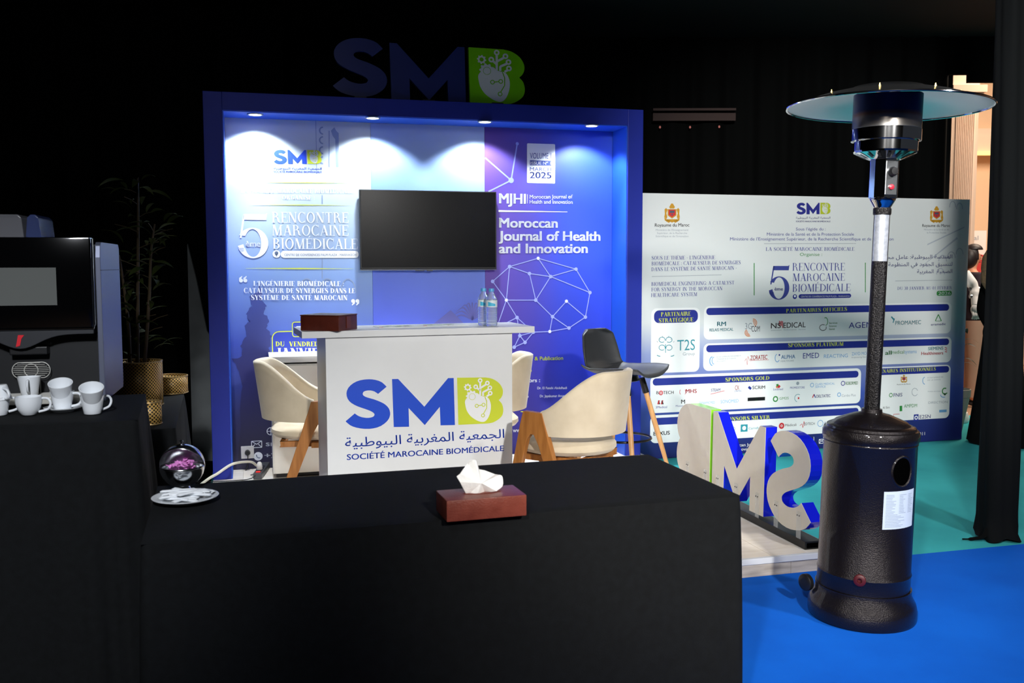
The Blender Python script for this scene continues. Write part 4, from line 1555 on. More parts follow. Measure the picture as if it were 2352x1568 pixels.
# ================================================================== COUNTER
CO = gp(693, 762, 1.15)
CYAW = 0.32
CPL = Plane(CO.x, CO.y, CYAW)
cu = CPL.uv(1228, 757)[0]
ctr = thing('reception_counter', 'white reception counter with large blue and lime initials on the booth platform', 'counter', (CO.x, CO.y, 0.0905), CYAW)
MB().box(0, cu, 0, .42, 1.025, 1.0595).build('countertop', white_lam, ctr, bevel=.002)
b0, b1 = CPL.uv(749, 800)[0], CPL.uv(1179, 800)[0]
MB().box(b0, b1, .02, .038, 0, 1.0245).build('front_panel', white_lam, ctr, bevel=.001)
MB().box(b0, b0 + .018, .0385, .40, 0, 1.0245).box(b0 - .001, b0 + .019, .02, .40, 0, .004).build('side_panel', mat('counter_side_shaded', '#c2cad6', .35), ctr)  # left panel in darker blue-grey: its shade is put into the colour
MB().box(b1 - .018, b1, .0385, .40, 0, 1.0245).build('side_panel', white_lam, ctr)
MB().box(b0 + .018, b1 - .018, .06, .39, .5, .518).build('shelf', white_lam, ctr)
FPL = Plane((CO + CPL.n * -.0195).x, (CO + CPL.n * -.0195).y, CYAW)
fp = [c for c in kids(ctr) if c.name.startswith('front_panel')][0]
society_logo(FPL, (794, 984), (1156, 972), 112, blue_ink, lime_ink, white_ink, fp,
             arabic=((793, 1027), (1158, 1005), 20), french=((797, 1056), (1157, 1035), 12.5), h=.0006)

# things on the counter
ZC = 1.1502
leather = mat('brown_leather', '#5a2418', .42, noise=(25, .6, '#481a10'), bump=(180, .12))
cr = gp(778, 761, ZC)
lb = thing('leather_box', 'dark brown leather box with a flap lying on the left end of the counter', 'box', (cr.x, cr.y, ZC), math.radians(-19))
# local x runs left from the near corner
MB().box(-.225, 0, 0, .2, 0, .076).build('case', leather, lb, bevel=.004, smooth=True)
MB().box(-.227, .002, -.002, .202, .0762, .083).build('lid', leather, lb, bevel=.003, smooth=True)
MB().box(.0005, .0035, .08, .125, .012, .074).build('flap', mat('leather_flap', '#66291b', .4), lb, bevel=.001)
brm = mat('brochure_paper', '#e3e8e2', .35)
for i, (px, py, lab, az) in enumerate(((915, 750, 'left printed brochure lying flat on the counter beside the leather box', .34), (1015, 746.5, 'right printed brochure lying flat in the middle of the counter', .30))):
    c = gp(px, py, ZC)
    t = thing('brochure', lab, 'brochure', (c.x, c.y, ZC), az, 'brochures on the counter')
    MB().box(-.125, .135, -.085, .085, 0, .0025).build('pages', brm, t)
    m1, m2, m3 = MB(), MB(), MB()
    rnd = random.Random(i)
    for k in range(26):
        x, y = rnd.uniform(-.11, .06), rnd.uniform(-.07, .06)
        (m1 if k % 3 else m2).box(x, x + rnd.uniform(.02, .05), y, y + rnd.uniform(.004, .012), .0026, .0029)
    m1.build('printed_text', mat('brochure_green', '#7fa07c', .5), t)
    m2.build('printed_marks', grey_ink, t)
    m3.box(-.12, -.10, -.08, -.05, .0026, .003).box(.02, .03, -.06, -.05, .0026, .003).build('printed_red', red_ink, t)
pet = mat('clear_plastic', '#e4eff6', .08, trans=.72, ior=1.25)
water = mat('water', '#eef7fb', .0, trans=1.0, ior=1.2)
capm = mat('cap_blue', '#58aee6', .35)
bprof = [(.026, 0), (.031, .004), (.0325, .012)]
z = .012
for k in range(7):
    bprof += [(.0325, z + .004), (.0305, z + .008), (.0325, z + .012)]
    z += .0125
bprof += [(.0325, .105), (.0325, .145), (.031, .152), (.022, .172), (.0135, .186), (.013, .194)]
for i, (px, py, lab) in enumerate(((1112, 748, 'left small water bottle with blue cap, slightly behind its twin on the counter'), (1129, 748.5, 'right small water bottle with blue cap, in front of its twin on the counter'))):
    c = gp(px, py, ZC)
    if i == 0:
        c += Vector((-.004, .05, 0))
    t = thing('water_bottle', lab, 'bottle', (c.x, c.y, ZC), 0, 'water bottles on the counter')
    MB().lathe(bprof, n=28).build('bottle_body', pet, t, smooth=True)
    MB().lathe([(.0155, .192), (.0155, .207), (.0145, .209), (0, .209)], n=24).build('cap', capm, t, smooth=True)
    lbm = MB()
    lbm.surf(lambda u, v: Vector((.0329 * math.cos(-PI * 1.02 + u * 5.6), .0329 * math.sin(-PI * 1.02 + u * 5.6), .106 + .038 * v)), 24, 1)
    lbm.build('wrap_label', mat('bottle_label', '#e6f1f6', .4), t, smooth=True, weld=False)
    lbm = MB()
    lbm.surf(lambda u, v: Vector((.0332 * math.cos(-PI * .68 + u * 1.3), .0332 * math.sin(-PI * .68 + u * 1.3), .112 + .024 * v * (1 - .5 * u))), 12, 2)
    lbm.build('printed_swoosh', mat('label_cyan', '#4fc0e6', .4), t, smooth=True, weld=False)

# ================================================================== LOW CABINET behind the chair
cb = thing('low_cabinet', 'low white cabinet with bright top against the left back panel', 'cabinet', bl(.372, -.075, 0.0905), BYAW)
MB().box(0, 1.15, 0, .355, .765, .805).build('top', white_lam, cb, bevel=.002)
MB().box(.01, 1.14, .012, .35, .03, .752).build('body', mat('cabinet_body', '#ece9e0', .45), cb)
MB().box(.02, .565, .002, .0115, .035, .745).build('door', mat('cabinet_door', '#efece4', .45), cb, bevel=.001)
MB().box(.57, 1.13, .002, .0115, .035, .745).build('door', mat('cabinet_door', '#efece4', .45), cb, bevel=.001)
MB().box(.03, 1.12, .04, .34, 0, .03).build('plinth', black_plastic, cb)

# ================================================================== CHAIRS
velvet = mat('beige_velvet', '#d8c9ae', .85, sheen=.4, noise=(9, .5, '#b9a88c'))
oak = wood_mat('honey_oak', '#9a5f2a', '#b97a3c', (40, 40, 5), .4)


def make_armchair(label, loc, rz):
    t = thing('armchair', label, 'chair', loc, rz, 'beige armchairs in the booth')

    def shell(R, zt_off, zb_off):
        def fn(u, v):
            a = math.radians(-94 + 188 * u)
            s = abs(-94 + 188 * u)
            k = max(0, min(1, (100 - s) / 70))
            k = k * k * (3 - 2 * k)
            top = .625 + .215 * k + zt_off
            bot = .512 + (.0 * k) + zb_off
            zz = bot + (top - bot) * v
            lean = .05 * k * (zz - .45) / .38
            rx, ry = R * .98, R * 1.0 + lean
            return Vector((rx * math.sin(a), -ry * math.cos(a) + .02, zz))
        return fn
    m = MB()
    o1, i1 = shell(.292, 0, 0), shell(.250, -.004, 0)
    nu, nv = 40, 8
    m.surf(o1, nu, nv).surf(i1, nu, nv)
    m.surf(lambda u, v: o1(u, 1).lerp(i1(u, 1), v) + Vector((0, 0, .012 * math.sin(PI * v))), nu, 4)
    m.surf(lambda u, v: o1(u, 0).lerp(i1(u, 0), v), nu, 2)
    for e in (0, 1):
        m.surf(lambda u, v: o1(e, v).lerp(i1(e, v), u), 2, nv)
    m.build('backrest', velvet, t, smooth=True, angle=1.2)
    m = MB()
    m.lathe([(0, .395), (.20, .395), (.235, .405), (.25, .425), (.248, .445), (.225, .468), (.16, .478), (0, .484)], (0, .04, 0), 36, cap=False, sx=1.02, sy=1.08)
    m.build('seat', velvet, t, smooth=True)
    m = MB()
    m.box(-.2, .2, -.16, -.135, .36, .394).box(-.2, .2, .19, .215, .36, .394).box(-.2, -.175, -.16, .215, .36, .394).box(.175, .2, -.16, .215, .36, .394)
    m.build('seat_frame', oak, t, bevel=.003)
    for s in (-1, 1):
        x = s * .262
        # one leg pair: an inverted V cut from board, thick block under the arm end
        m = MB()
        prof = [(.140, .635), (.025, .632), (.008, .575), (-.188, .0), (-.142, .0), (.0, .36), (.038, .46), (.07, .515), (.09, .518), (.112, .49), (.138, .38), (.218, .0), (.262, .0), (.158, .56)]
        m.prism(prof, lambda u, v, h, s=s: Vector((s * (.256 + h + .05 * (.62 - v)), u, v)), -.0, .036)
        m.build('leg_frame', oak, t, bevel=.003)
        m = MB()
        m.box(min(s * .18, s * .26), max(s * .18, s * .26), .02, .06, .362, .39).build('side_rail', oak, t)
    return t


def fix_xy(px, py, z):
    g = gp(px, py, z)
    return (g.x, g.y, .0908)


make_armchair('left beige velvet armchair facing the counter with honey wood legs', (-1.20, 5.62, .0908), math.radians(8 - 90))
c2 = make_armchair('right beige velvet armchair seen from behind beside the bar stool', (.335, 5.12, .0908), math.radians(146 - 90))
make_armchair('beige velvet armchair half hidden behind the right end of the counter', (-.19, 5.93, .0908), math.radians(185 - 90))

# ---- bar stool
shell_m = mat('stool_shell', '#37393c', .45)
beech = wood_mat('pale_beech', '#c9935c', '#dcae79', (40, 40, 5), .4)
st = thing('bar_stool', 'dark grey shell bar stool on pale wooden legs right of the armchair', 'stool', (.70, 6.02, .0908), math.radians(-38 - 90))


def stool(u, v, off=0):
    # v runs from the front lip over the seat and up the back
    pts = [(.235, .70), (.225, .722), (.12, .722), (0, .712), (-.10, .708), (-.165, .725), (-.2, .78), (-.222, .87), (-.24, .955), (-.252, .985)]
    f = v * (len(pts) - 1)
    i = min(int(f), len(pts) - 2)
    k = f - i
    y = pts[i][0] * (1 - k) + pts[i + 1][0] * k
    z = pts[i][1] * (1 - k) + pts[i + 1][1] * k
    wv = [.17, .205, .225, .23, .228, .222, .212, .2, .175, .10]
    wd = wv[i] * (1 - k) + wv[i + 1] * k
    x = (u * 2 - 1)
    up_ = .045 * abs(x) ** 3
    return Vector((x * wd, y + up_ * (1.4 if v > .6 else 0), z + (up_ if v < .6 else 0)))


m = MB()
m.surf(stool, 20, 36)
m.build('seat_shell', shell_m, st, smooth=True, weld=False, thick=.012, sub=1)
MB().lathe([(.1, .665), (.11, .67), (.10, .70), (0, .702)], n=20).build('seat_hub', black_plastic, st, smooth=True)
for sx_, sy_ in ((1, 1), (1, -1), (-1, 1), (-1, -1)):
    a, b = Vector((sx_ * .09, sy_ * .09, .68)), Vector((sx_ * .235, sy_ * .235, .005))
    k = a.lerp(b, .14)
    L = MB().tube([k, a.lerp(b, .5), b], [.0165, .017, .011], 12).build('leg', beech, st, smooth=True)
    MB().tube([a, k], [.019, .021], 12).build('leg_socket', black_plastic, L, smooth=True)
pts = [(.185 * math.cos(2 * PI * i / 28), .185 * math.sin(2 * PI * i / 28), .30) for i in range(29)]
MB().tube(pts, .008, 8, cap=False).build('foot_ring', mat('ring_black', '#1c1c1e', .3, metal=.7), st, smooth=True)

# ================================================================== SOCKET, POWER STRIP, CABLES
a, b = BWL.uv(553, 1053), BWL.uv(584, 1023)
ws = thing('wall_socket', 'square white wall socket at the foot of the left printed panel', 'socket', BWL.at((a[0] + b[0]) / 2, (a[1] + b[1]) / 2, .001), BYAW)
MB().box(-.043, .043, -.009, 0, -.043, .043).build('cover', mat('socket_white', '#dcd8d2', .4), ws, bevel=.003)
MB().lathe([(.022, 0), (.024, .004), (.02, .004), (.02, .001)], n=20, M=Matrix.Translation((0, -.0095, 0)) @ Matrix.Rotation(PI / 2, 4, 'X')).build('ring', mat('socket_white', '#dcd8d2'), ws)
wp = WM[ws.name].translation
pl_ = thing('black_plug', 'round black plug with thin cable in the white wall socket', 'plug', wp + Vector((0, 0, 0)), BYAW)
MB().lathe([(.018, 0), (.019, .012), (.014, .03), (0, .032)], n=20, M=Matrix.Translation((0, -.014, 0)) @ Matrix.Rotation(PI / 2, 4, 'X')).build('plug_body', black_plastic, pl_, smooth=True)
gs = gp(592, 1099, .094)
q = [wp + Vector((.012, -.04, -.012)), wp + Vector((.012, -.045, -.07)), wp + Vector((.0, -.07, -.15)), gs + Vector((-.02, .02, .03)), gs + Vector((-.05, -.03, .004)), gs + Vector((-.25, -.08, .0)), gs + Vector((-.42, -.10, 0)), gs + Vector((-.5, -.1, -.0))]


def curve3(pts, n=6):
    out = []
    N = len(pts)
    pts = [Vector(p) for p in pts]
    for i in range(N - 1):
        p0, p1, p2, p3 = pts[max(i - 1, 0)], pts[i], pts[i + 1], pts[min(i + 2, N - 1)]
        for k in range(n):
            t = k / n
            out.append(0.5 * (2 * p1 + (p2 - p0) * t + (2 * p0 - 5 * p1 + 4 * p2 - p3) * t * t + (3 * p1 - p0 - 3 * p2 + p3) * t ** 3))
    out.append(pts[-1])
    return out


MB().tube(curve3(q), .0028, 6).build('cable', black_plastic, pl_, smooth=True, world=True)
s0, s1 = gp(592, 1100, .0915), gp(612, 1072, .0915)
ps = thing('power_strip', 'dark grey power strip with red switch on the platform below the socket', 'power strip', (s0.x, s0.y, .0908), math.atan2(s1.y - s0.y, s1.x - s0.x) - PI / 2)
sl = (s1 - s0).length + .1
MB().box(-.028, .028, -.01, sl, .002, .042).build('housing', mat('strip_grey', '#3a3b3e', .4), ps, bevel=.004)
MB().box(-.014, .014, .012, .034, .0422, .048).build('switch', mat('switch_red', '#d0201c', .4, emit='#ff2010', es=.5), ps, bevel=.002)
for k in range(3):
    MB().lathe([(.019, .0425), (.021, .045), (.017, .045), (.016, .0425)], (0, .085 + .06 * k, 0), 18, cap=False).build('outlet', black_plastic, ps, smooth=True)
wb = s0 + (s1 - s0).normalized() * .085
wpg = thing('white_plug', 'white plug with thick white cable standing in the power strip', 'plug', (wb.x, wb.y, .137))
MB().lathe([(.017, 0), (.019, .004), (.019, .022), (.014, .045), (.008, .052), (0, .053)], n=20).build('plug_body', mat('plug_white', '#e4e2dc', .35), wpg, smooth=True)
c0 = Vector((wb.x, wb.y, .185))
v1_, v2_, v3_, v4_ = yp(575, 1063, 6.2), yp(535, 1065, 6.05), yp(500, 1087, 5.85), yp(462, 1112, 5.7)
v1_.z = max(v1_.z, .2)
MB().tube(curve3([c0 + Vector((.008, -.01, -.02)), yp(590, 1069, 6.25), v1_, v2_, v3_, v4_, v4_ + Vector((-.25, -.25, -.22))]), .0085, 8).build('cable', mat('cable_white', '#b9b6a8', .5), wpg, smooth=True, world=True)

# ================================================================== DRAPED TABLES


def draped_table(name, label, x, y, yaw, L, W, h, seed, flare=.05, folds=9, amp=.018, corner=.05, wave=.0):
    t = thing(name, label, 'table', (x, y, 0), yaw)
    rnd = random.Random(seed)
    N = 260
    r = .02
    per = []
    for cx, cy, a0 in ((L - r, r, -90), (L - r, W - r, 0), (r, W - r, 90), (r, r, 180)):
        for k in range(7):
            a = math.radians(a0 + 90 * k / 6)
            per.append((cx + r * math.cos(a), cy + r * math.sin(a), math.cos(a), math.sin(a), 1 - abs(k - 3) / 3.0))
    # resample the sides
    P = []
    n = len(per)
    for i in range(n):
        a, b = per[i], per[(i + 1) % n]
        d = math.hypot(b[0] - a[0], b[1] - a[1])
        m_ = max(1, int(d / .02))
        for k in range(m_):
            t_ = k / m_
            P.append([a[j] * (1 - t_) + b[j] * t_ for j in range(5)] + [d * t_ if m_ > 3 else 0, d if m_ > 3 else 1])
    ph = [rnd.uniform(0, 6.28) for _ in range(6)]
    rows = 16
    vs = []
    M_ = len(P)
    for j in range(rows + 1):
        v = j / rows
        z = h - .003 - (h - .006) * v
        for i, p in enumerate(P):
            s = i / M_ * 6.2832
            lf = v ** .8
            edge = min(p[5], p[6] - p[5]) if p[6] > 1.01 or p[5] > 0 else 0
            ck = math.exp(-(edge / .16) ** 2)
            fold = amp * (math.sin(s * folds + ph[0]) * .6 + math.sin(s * folds * 2.3 + ph[1]) * .4) * lf
            fold += corner * ck * lf * (.6 + .4 * math.sin(edge * 60 + ph[2] + v * 1.5))
            off = flare * lf + fold
            vs.append(Vector((p[0] + p[2] * off, p[1] + p[3] * off, z)))
    fs = []
    for j in range(rows):
        for i in range(M_):
            k = (i + 1) % M_
            fs.append((j * M_ + i, j * M_ + k, (j + 1) * M_ + k, (j + 1) * M_ + i))
    m = MB().add(vs, fs)
    m.build('tablecloth', black_cloth, t, smooth=True, weld=False, angle=1.4)
    # top sheet, faintly uneven
    m = MB()

    def top(u, v):
        e = min(u, 1 - u, v, 1 - v)
        return Vector((u * L, v * W, h - (.003 if e < .01 else 0) + .0012 * math.sin(u * 9 + ph[3]) * math.sin(v * 7 + ph[4]) * (e > .01)))
    m.surf(top, 60, 30)
    m.build('tabletop_cloth', black_cloth, t, smooth=True, weld=False)
    MB().box(.03, L - .03, .03, W - .03, h - .035, h - .006).build('tabletop', mat('table_board', '#6b5a48', .6), t)
    for ax in (.08, L - .08):
        for ay in (.08, W - .08):
            MB().lathe([(.014, .0), (.014, h - .036)], (ax, ay, 0), 10).build('leg', steel, t)
    return t


TX, TY, TYAW, TL_, TW_, TH = -.9946, 2.4955, .2922, 1.8097, .7104, .75
draped_table('draped_table', 'black cloth covered table in the foreground carrying the tissue box', TX, TY, TYAW, TL_, TW_, TH, 3, flare=.012, folds=5, amp=.012, corner=.02)
tc_, ts_ = math.cos(.33), math.sin(.33)
RC = gp(317, 962, .97)      # near right corner of the coffee table
L2, W2 = 1.5, .70
draped_table('draped_table', 'taller black cloth covered table on the left carrying coffee machine and cups', RC.x - L2 * tc_, RC.y - L2 * ts_, .33, L2, W2, .97, 5, flare=.03, folds=7, amp=.02, corner=.055)
PC = gp(423, 902, .75)      # far right corner of the plant table
ty_ = .30
L3, W3 = .9, 1.25
cx_, cy_ = PC.x - L3 * math.cos(ty_) + W3 * math.sin(ty_), PC.y - L3 * math.sin(ty_) - W3 * math.cos(ty_)
draped_table('draped_table', 'black cloth covered table with woven planters behind the coffee machine', cx_, cy_, ty_, L3, W3, .75, 9, flare=.02, folds=6, amp=.015, corner=.03)

# ---- tissue box
ta = gp(1026, 1200, .7505)
tb = thing('tissue_box', 'reddish brown leather tissue box with a white tissue on the front table', 'tissue box', (ta.x, ta.y, .7512), .302)
leather2 = mat('red_brown_leather', '#7a3a2c', .38, noise=(22, .7, '#64291d'), bump=(160, .12))
MB().box(0, .243, 0, .138, 0, .063).build('case', leather2, tb, bevel=.004, smooth=True)
MB().lathe([(.045, .0631), (.047, .0645), (.04, .0645), (.038, .0631)], (.125, .072, 0), 28, cap=False, sx=1.3, sy=.45).build('slot_rim', leather2, tb, smooth=True)
tis = mat('tissue_paper', '#f3f3f1', .9, spec=.2, bump=(30, .3))


def tissue(k):
    fr = [(-.046, -.002), (-.074, .052), (-.040, .078), (-.028, .094), (-.012, .094), (-.004, .068), (.064, .044), (.071, .038), (.069, .010), (.045, .002), (0, -.002)]
    return smooth_poly(fr, 3, corners=(0, 1, 5, 6, 10))


m = MB()
f_ = tissue(0)
nn = len(f_)
vs = [Vector((.122 + x, .066 + .010 * math.sin(x * 120) + .02 * (z / .09), .064 + max(z, -.001))) for x, z in f_]
vs2 = [Vector((.122 + x * .97, .078 + .010 * math.sin(x * 120 + .8) + .01 * (z / .09), .064 + max(z * .97, -.001))) for x, z in f_]
# sheet as a fan with an interior pleated rib
c1 = Vector((.118, .050, .095))
c2_ = Vector((.118, .094, .09))
m.add(vs + [c1], [(i, (i + 1) % nn, nn) for i in range(nn)])
m.add(vs2 + [c2_], [(i, (i + 1) % nn, nn) for i in range(nn)])
m.add(vs + vs2, [(i, (i + 1) % nn, nn + (i + 1) % nn, nn + i) for i in range(nn)])
m.build('tissue', tis, tb, smooth=True, angle=.5)

# ---- plate of sugar sticks
pc = gp(426, 1150, .7515)
tag_pl = thing('plate', 'round white plate full of sugar sachets on the left end of the front table', 'plate', (pc.x, pc.y, .7514))
MB().lathe([(.0, .003), (.05, .003), (.052, 0), (.056, 0), (.056, .004), (.088, .011), (.1005, .015), (.1015, .017), (.099, .0175), (.07, .011), (.055, .0075), (0, .0075)], n=48, cap=False).build('dish', porcelain, tag_pl, smooth=True)
rnd = random.Random(11)
sug = mat('sachet_paper', '#eef1f4', .45)
for k in range(22):
    a = rnd.gauss(.1, .45)
    lay = k // 8
    ln = rnd.uniform(.10, .115)
    ox, oy = rnd.uniform(-.035, .035), rnd.uniform(-.05, .05) * (1 - .25 * lay)
    z = .7514 + .012 + .0065 * lay + .001 * (k % 3)
    t = thing('sugar_stick', 'slim white sugar stick in the pile on the plate', 'sugar stick', (pc.x + ox, pc.y + oy, z), a, 'sugar sticks on the plate')
    m = MB()
    hw = .0085
    m.surf(lambda u, v: Vector(((u - .5) * ln, hw * math.cos(2 * PI * v), (.0045 * math.sin(2 * PI * v) if .06 < u < .94 else .0004 * math.sin(2 * PI * v)) + .004)), 14, 8)
    m.build('sachet', sug, t, smooth=True, weld=True)

# ---- chrome ball bowl with pink sweets
bc = gp(420, 1123, .7515)
bo = thing('chrome_bowl', 'round chrome bowl with half open lid and pink wrapped sweets inside', 'bowl', (bc.x, bc.y, .7514), .1)
Rb, zc_ = .071, .079
MB().ball((0, 0, zc_), Rb, 40, 14, z0=-1, z1=.02).build('lower_half', mat('satin_chrome', '#cfd1d4', .17, metal=1), bo, smooth=True, thick=.0015)
# roll-top hood: half shell tipped back over the rear
Mh = Matrix.Translation((0, 0, zc_)) @ Matrix.Rotation(math.radians(-60), 4, 'X')
m = MB()
m.surf(lambda u, v: Mh @ Vector((Rb * 1.015 * math.cos(PI * u), Rb * 1.015 * math.sin(PI * u) * math.cos(PI * (v - .0) * .5 - 0) if False else Rb * 1.015 * math.sin(PI * u) * math.cos(PI * v), Rb * 1.015 * math.sin(PI * u) * math.sin(PI * v))), 36, 18)
m.build('lid', mat('satin_chrome', '#cfd1d4', .17, metal=1), bo, smooth=True, thick=.0012)
MB().lathe([(.03, .004), (.032, 0), (.028, 0), (.02, .012)], n=24, cap=False).build('foot', chrome, bo, smooth=True)
MB().lathe([(.004, 0), (.003, .006), (.006, .010), (.005, .014), (0, .015)], (0, .0, zc_ + Rb), 14).build('knob', chrome, bo, smooth=True)
pink = mat('pink_wrapper', '#e08ad0', .5)
rnd = random.Random(2)
for k in range(16):
    r_, a = rnd.uniform(0, .045), rnd.uniform(0, 6.28)
    t = thing('wrapped_sweet', 'small pink wrapped sweet heaped in the chrome bowl', 'sweet', (bc.x + r_ * math.cos(a), bc.y + r_ * math.sin(a), .7514 + zc_ - .006 + rnd.uniform(0, .016)), 0, 'pink sweets in the bowl', rot=(rnd.uniform(-.7, .7), rnd.uniform(-.7, .7), rnd.uniform(0, 3)))
    m = MB().box(-.011, .011, -.007, .007, -.004, .004)
    for s in (-1, 1):
        m.add([(s * .011, -.002, 0), (s * .011, .002, 0), (s * .022, .010, .003), (s * .022, -.010, -.003)], [(0, 1, 2, 3)])
    m.build('wrapper', pink, t, bevel=.002)

# ================================================================== COFFEE MACHINE (local: x from -.48 to 0, y into depth, z up)
mo = gp(243, 921, .972)
YM = .245
cm = thing('coffee_machine', 'large black and grey coffee machine with touch screen on the left table', 'coffee machine', (mo.x, mo.y, .972), YM)
gl = mat('machine_gloss', '#050506', .08, spec=.6, coat=.6)
side = mat('machine_grey', '#6c7184', .35, metal=.5)
dk2 = mat('machine_dark', '#101114', .45)
MB().box(-.46, -.02, .06, .45, .02, .60).build('body', dk2, cm, bevel=.004)
pr = [(.0, .012), (.0, .55), (.012, .596), (.03, .608), (.44, .608), (.46, .59), (.46, .03), (.45, .0), (.012, .0)]
for s in (0, 1):
    x0 = -.0005 if s == 0 else -.4995
    m = MB()
    m.prism(pr, lambda u, v, h, x0=x0: Vector((x0 + h, u, v)), -.02 if s == 0 else 0, 0 if s == 0 else .02)
    m.build('side_panel', side, cm, bevel=.003)
MB().box(-.002, .0005, -.001, .46, .50, .503).build('seam', dk2, cm)
MB().box(-.47, -.03, -.028, .058, .285, .625).build('front_door', gl, cm, bevel=.006, smooth=True)
MB().tube([(-.474, -.031, .283), (-.027, -.031, .283), (-.025, -.02, .30), (-.025, -.02, .62)], .0035, 8).build('door_trim', chrome, cm, smooth=True)
sc_ = MB().box(-.404, -.152, -.0295, -.0282, .372, .512).build('screen', mat('screen_glass', '#5b5d5b', .12, spec=.6, emit='#8b8f8b', es=.05), cm)
m = MB()
lip = [(-.47, .283)] + [(-.47 + .44 * k / 24, .262 - .052 * math.exp(-((k / 24 - .42) / .2) ** 2)) for k in range(25)] + [(-.03, .283)]
m.prism(lip, lambda u, v, h: Vector((u, -.02 + h, v)), -.006, .07)
m.build('lower_lip', mat('machine_lip', '#2c2d31', .4), cm, bevel=.002)
m = MB()
m.prism([(-.300, .218), (-.286, .222), (-.280, .248), (-.270, .262), (-.291, .262), (-.296, .236)], lambda u, v, h: Vector((u, -.027 + h, v)), -.0, -.0012)
m.build('red_emblem', mat('emblem_red', '#d3202c', .4), cm)
MB().box(-.455, -.025, .052, .0585, .03, .255).build('back_splash', dk2, cm)
MB().box(-.33, -.20, .0, .05, .185, .215).build('spout_block', black_plastic, cm, bevel=.004)
# wire grid cup rest
gr = MB()
zc2, xc = .125, -.262
for i in range(9):
    dz = -.028 + .007 * i
    hw = .062 * math.sqrt(max(.05, 1 - (dz / .033) ** 2)) if abs(dz) > .01 else .062
    gr.tube([(xc - hw, .02, zc2 + dz), (xc + hw, .02, zc2 + dz)], .0011, 5)
ov = [(xc + (.038 if math.cos(a) > 0 else -.038) + .028 * math.cos(a), .02, zc2 + .030 * math.sin(a)) for a in [2 * PI * k / 28 for k in range(29)]]
gr.tube(ov, .0016, 6, cap=False)
gr.tube([(xc + .024 * math.cos(2 * PI * k / 20), .019, zc2 + .024 * math.sin(2 * PI * k / 20)) for k in range(21)], .0014, 6, cap=False)
for s in (-1, 1):
    gr.tube([(xc + s * .03, .02, zc2 - .03), (xc + s * .03, .02, .03)], .0014, 6)
for i in range(3):
    gr.tube([(xc - .03, .02, zc2 - .037 - .007 * i), (xc + .03, .02, zc2 - .037 - .007 * i)], .0011, 5)
gr.build('wire_cup_rest', mat('wire_steel', '#c9c7c0', .5, metal=.3), cm, smooth=True)
MB().box(-.45, -.03, -.09, .05, .008, .034).build('drip_tray', mat('tray_steel', '#bdbab0', .4, metal=.2), cm, bevel=.004)
m = MB()
for i in range(14):
    m.box(-.44, -.04, -.085 + .0092 * i, -.081 + .0092 * i, .0342, .0365)
m.build('drip_grid', mat('wire_steel', '#c9c7c0'), cm)
for (fx, fy) in ((-.43, .07), (-.05, .07), (-.43, .29), (-.05, .29)):
    MB().lathe([(.018, -.001), (.018, .02)], (fx, fy, 0), 14).build('foot', black_plastic, cm)
hop = mat('hopper_plastic', '#77777c', .15, alpha=.55, coat=.3)
hopb = mat('hopper_blue', '#39446e', .15, alpha=.75, coat=.3)


def hopper(x0, x1, mm):
    m = MB()
    m.prism([(x0, .60), (x0 + .008, .688), (x0 + .02, .70), (x1 - .02, .70), (x1 - .008, .688), (x1, .60)], lambda u, v, h: Vector((u, .06 + h, v + .012)), 0, .24)
    m.build('bean_hopper', mm, cm, bevel=.004)


hopper(-.47, -.275, hop)
hopper(-.272, -.215, hopb)

# ================================================================== CUPS
ZT2 = .9715


def cup_mesh(t, r=.041, h=.066, rb=.028, round_=False, hs=1.0):
    if round_:
        p = [(.0, .0), (rb * .8, .0), (rb, .004), (r * .84, h * .34), (r * .97, h * .68), (r, h), (r - .003, h), (r * .93, h * .66), (r * .80, h * .34), (rb * .9, .008), (0, .007)]
    else:
        p = [(.0, .0), (rb * .95, .0), (rb + .001, .003), (rb + (r - rb) * .3, h * .3), (r, h), (r - .003, h), (rb + (r - rb) * .3 - .003, h * .3), (rb - .003, .007), (0, .006)]
    MB().lathe(p, n=40, cap=False).build('bowl', porcelain, t, smooth=True, angle=1.0)
    pts = [(r * .93, 0, h * (.88 if hs == 1 else .66)), (r + .018 * hs, 0, h * (.86 if hs == 1 else .62)), (r + .027 * hs, 0, h * (.6 if hs == 1 else .45)), (r + .018 * hs, 0, h * .3), (rb + (r - rb) * .35, 0, h * .17)]
    MB().tube(curve3(pts, 5), .0042, 8).build('handle', porcelain, t, smooth=True)


def cup(label, loc, rz=0, rot=None, **k):
    t = thing('coffee_cup', label, 'cup', loc, rz, 'white coffee cups on the left table', rot=rot)
    cup_mesh(t, **k)
    return t


c1_ = gp(213, 950, ZT2)
cup('white straight cup at the bottom of the rightmost stack of cups', (c1_.x, c1_.y, ZT2), .85)
cup('white cup tilted inside the rightmost stack, its opening towards the viewer', (c1_.x + .001, c1_.y, ZT2 + .037), rot=(Matrix.Rotation(math.radians(24), 4, 'X') @ Matrix.Rotation(math.radians(8), 4, 'Y') @ Matrix.Rotation(1.9, 4, 'Z')).to_euler(), hs=.55)
c2c = gp(146, 944, ZT2)
sa = thing('saucer', 'white saucer under the middle stack of cups', 'saucer', (c2c.x, c2c.y, ZT2), 0)
MB().lathe([(0, .002), (.03, .002), (.032, 0), (.035, 0), (.036, .003), (.058, .010), (.0655, .015), (.066, .0165), (.064, .0165), (.035, .0065), (0, .0055)], n=44, cap=False).build('dish', porcelain, sa, smooth=True)
cup('white straight cup on the saucer, lower cup of the middle stack', (c2c.x - .003, c2c.y, ZT2 + .0068), .05)
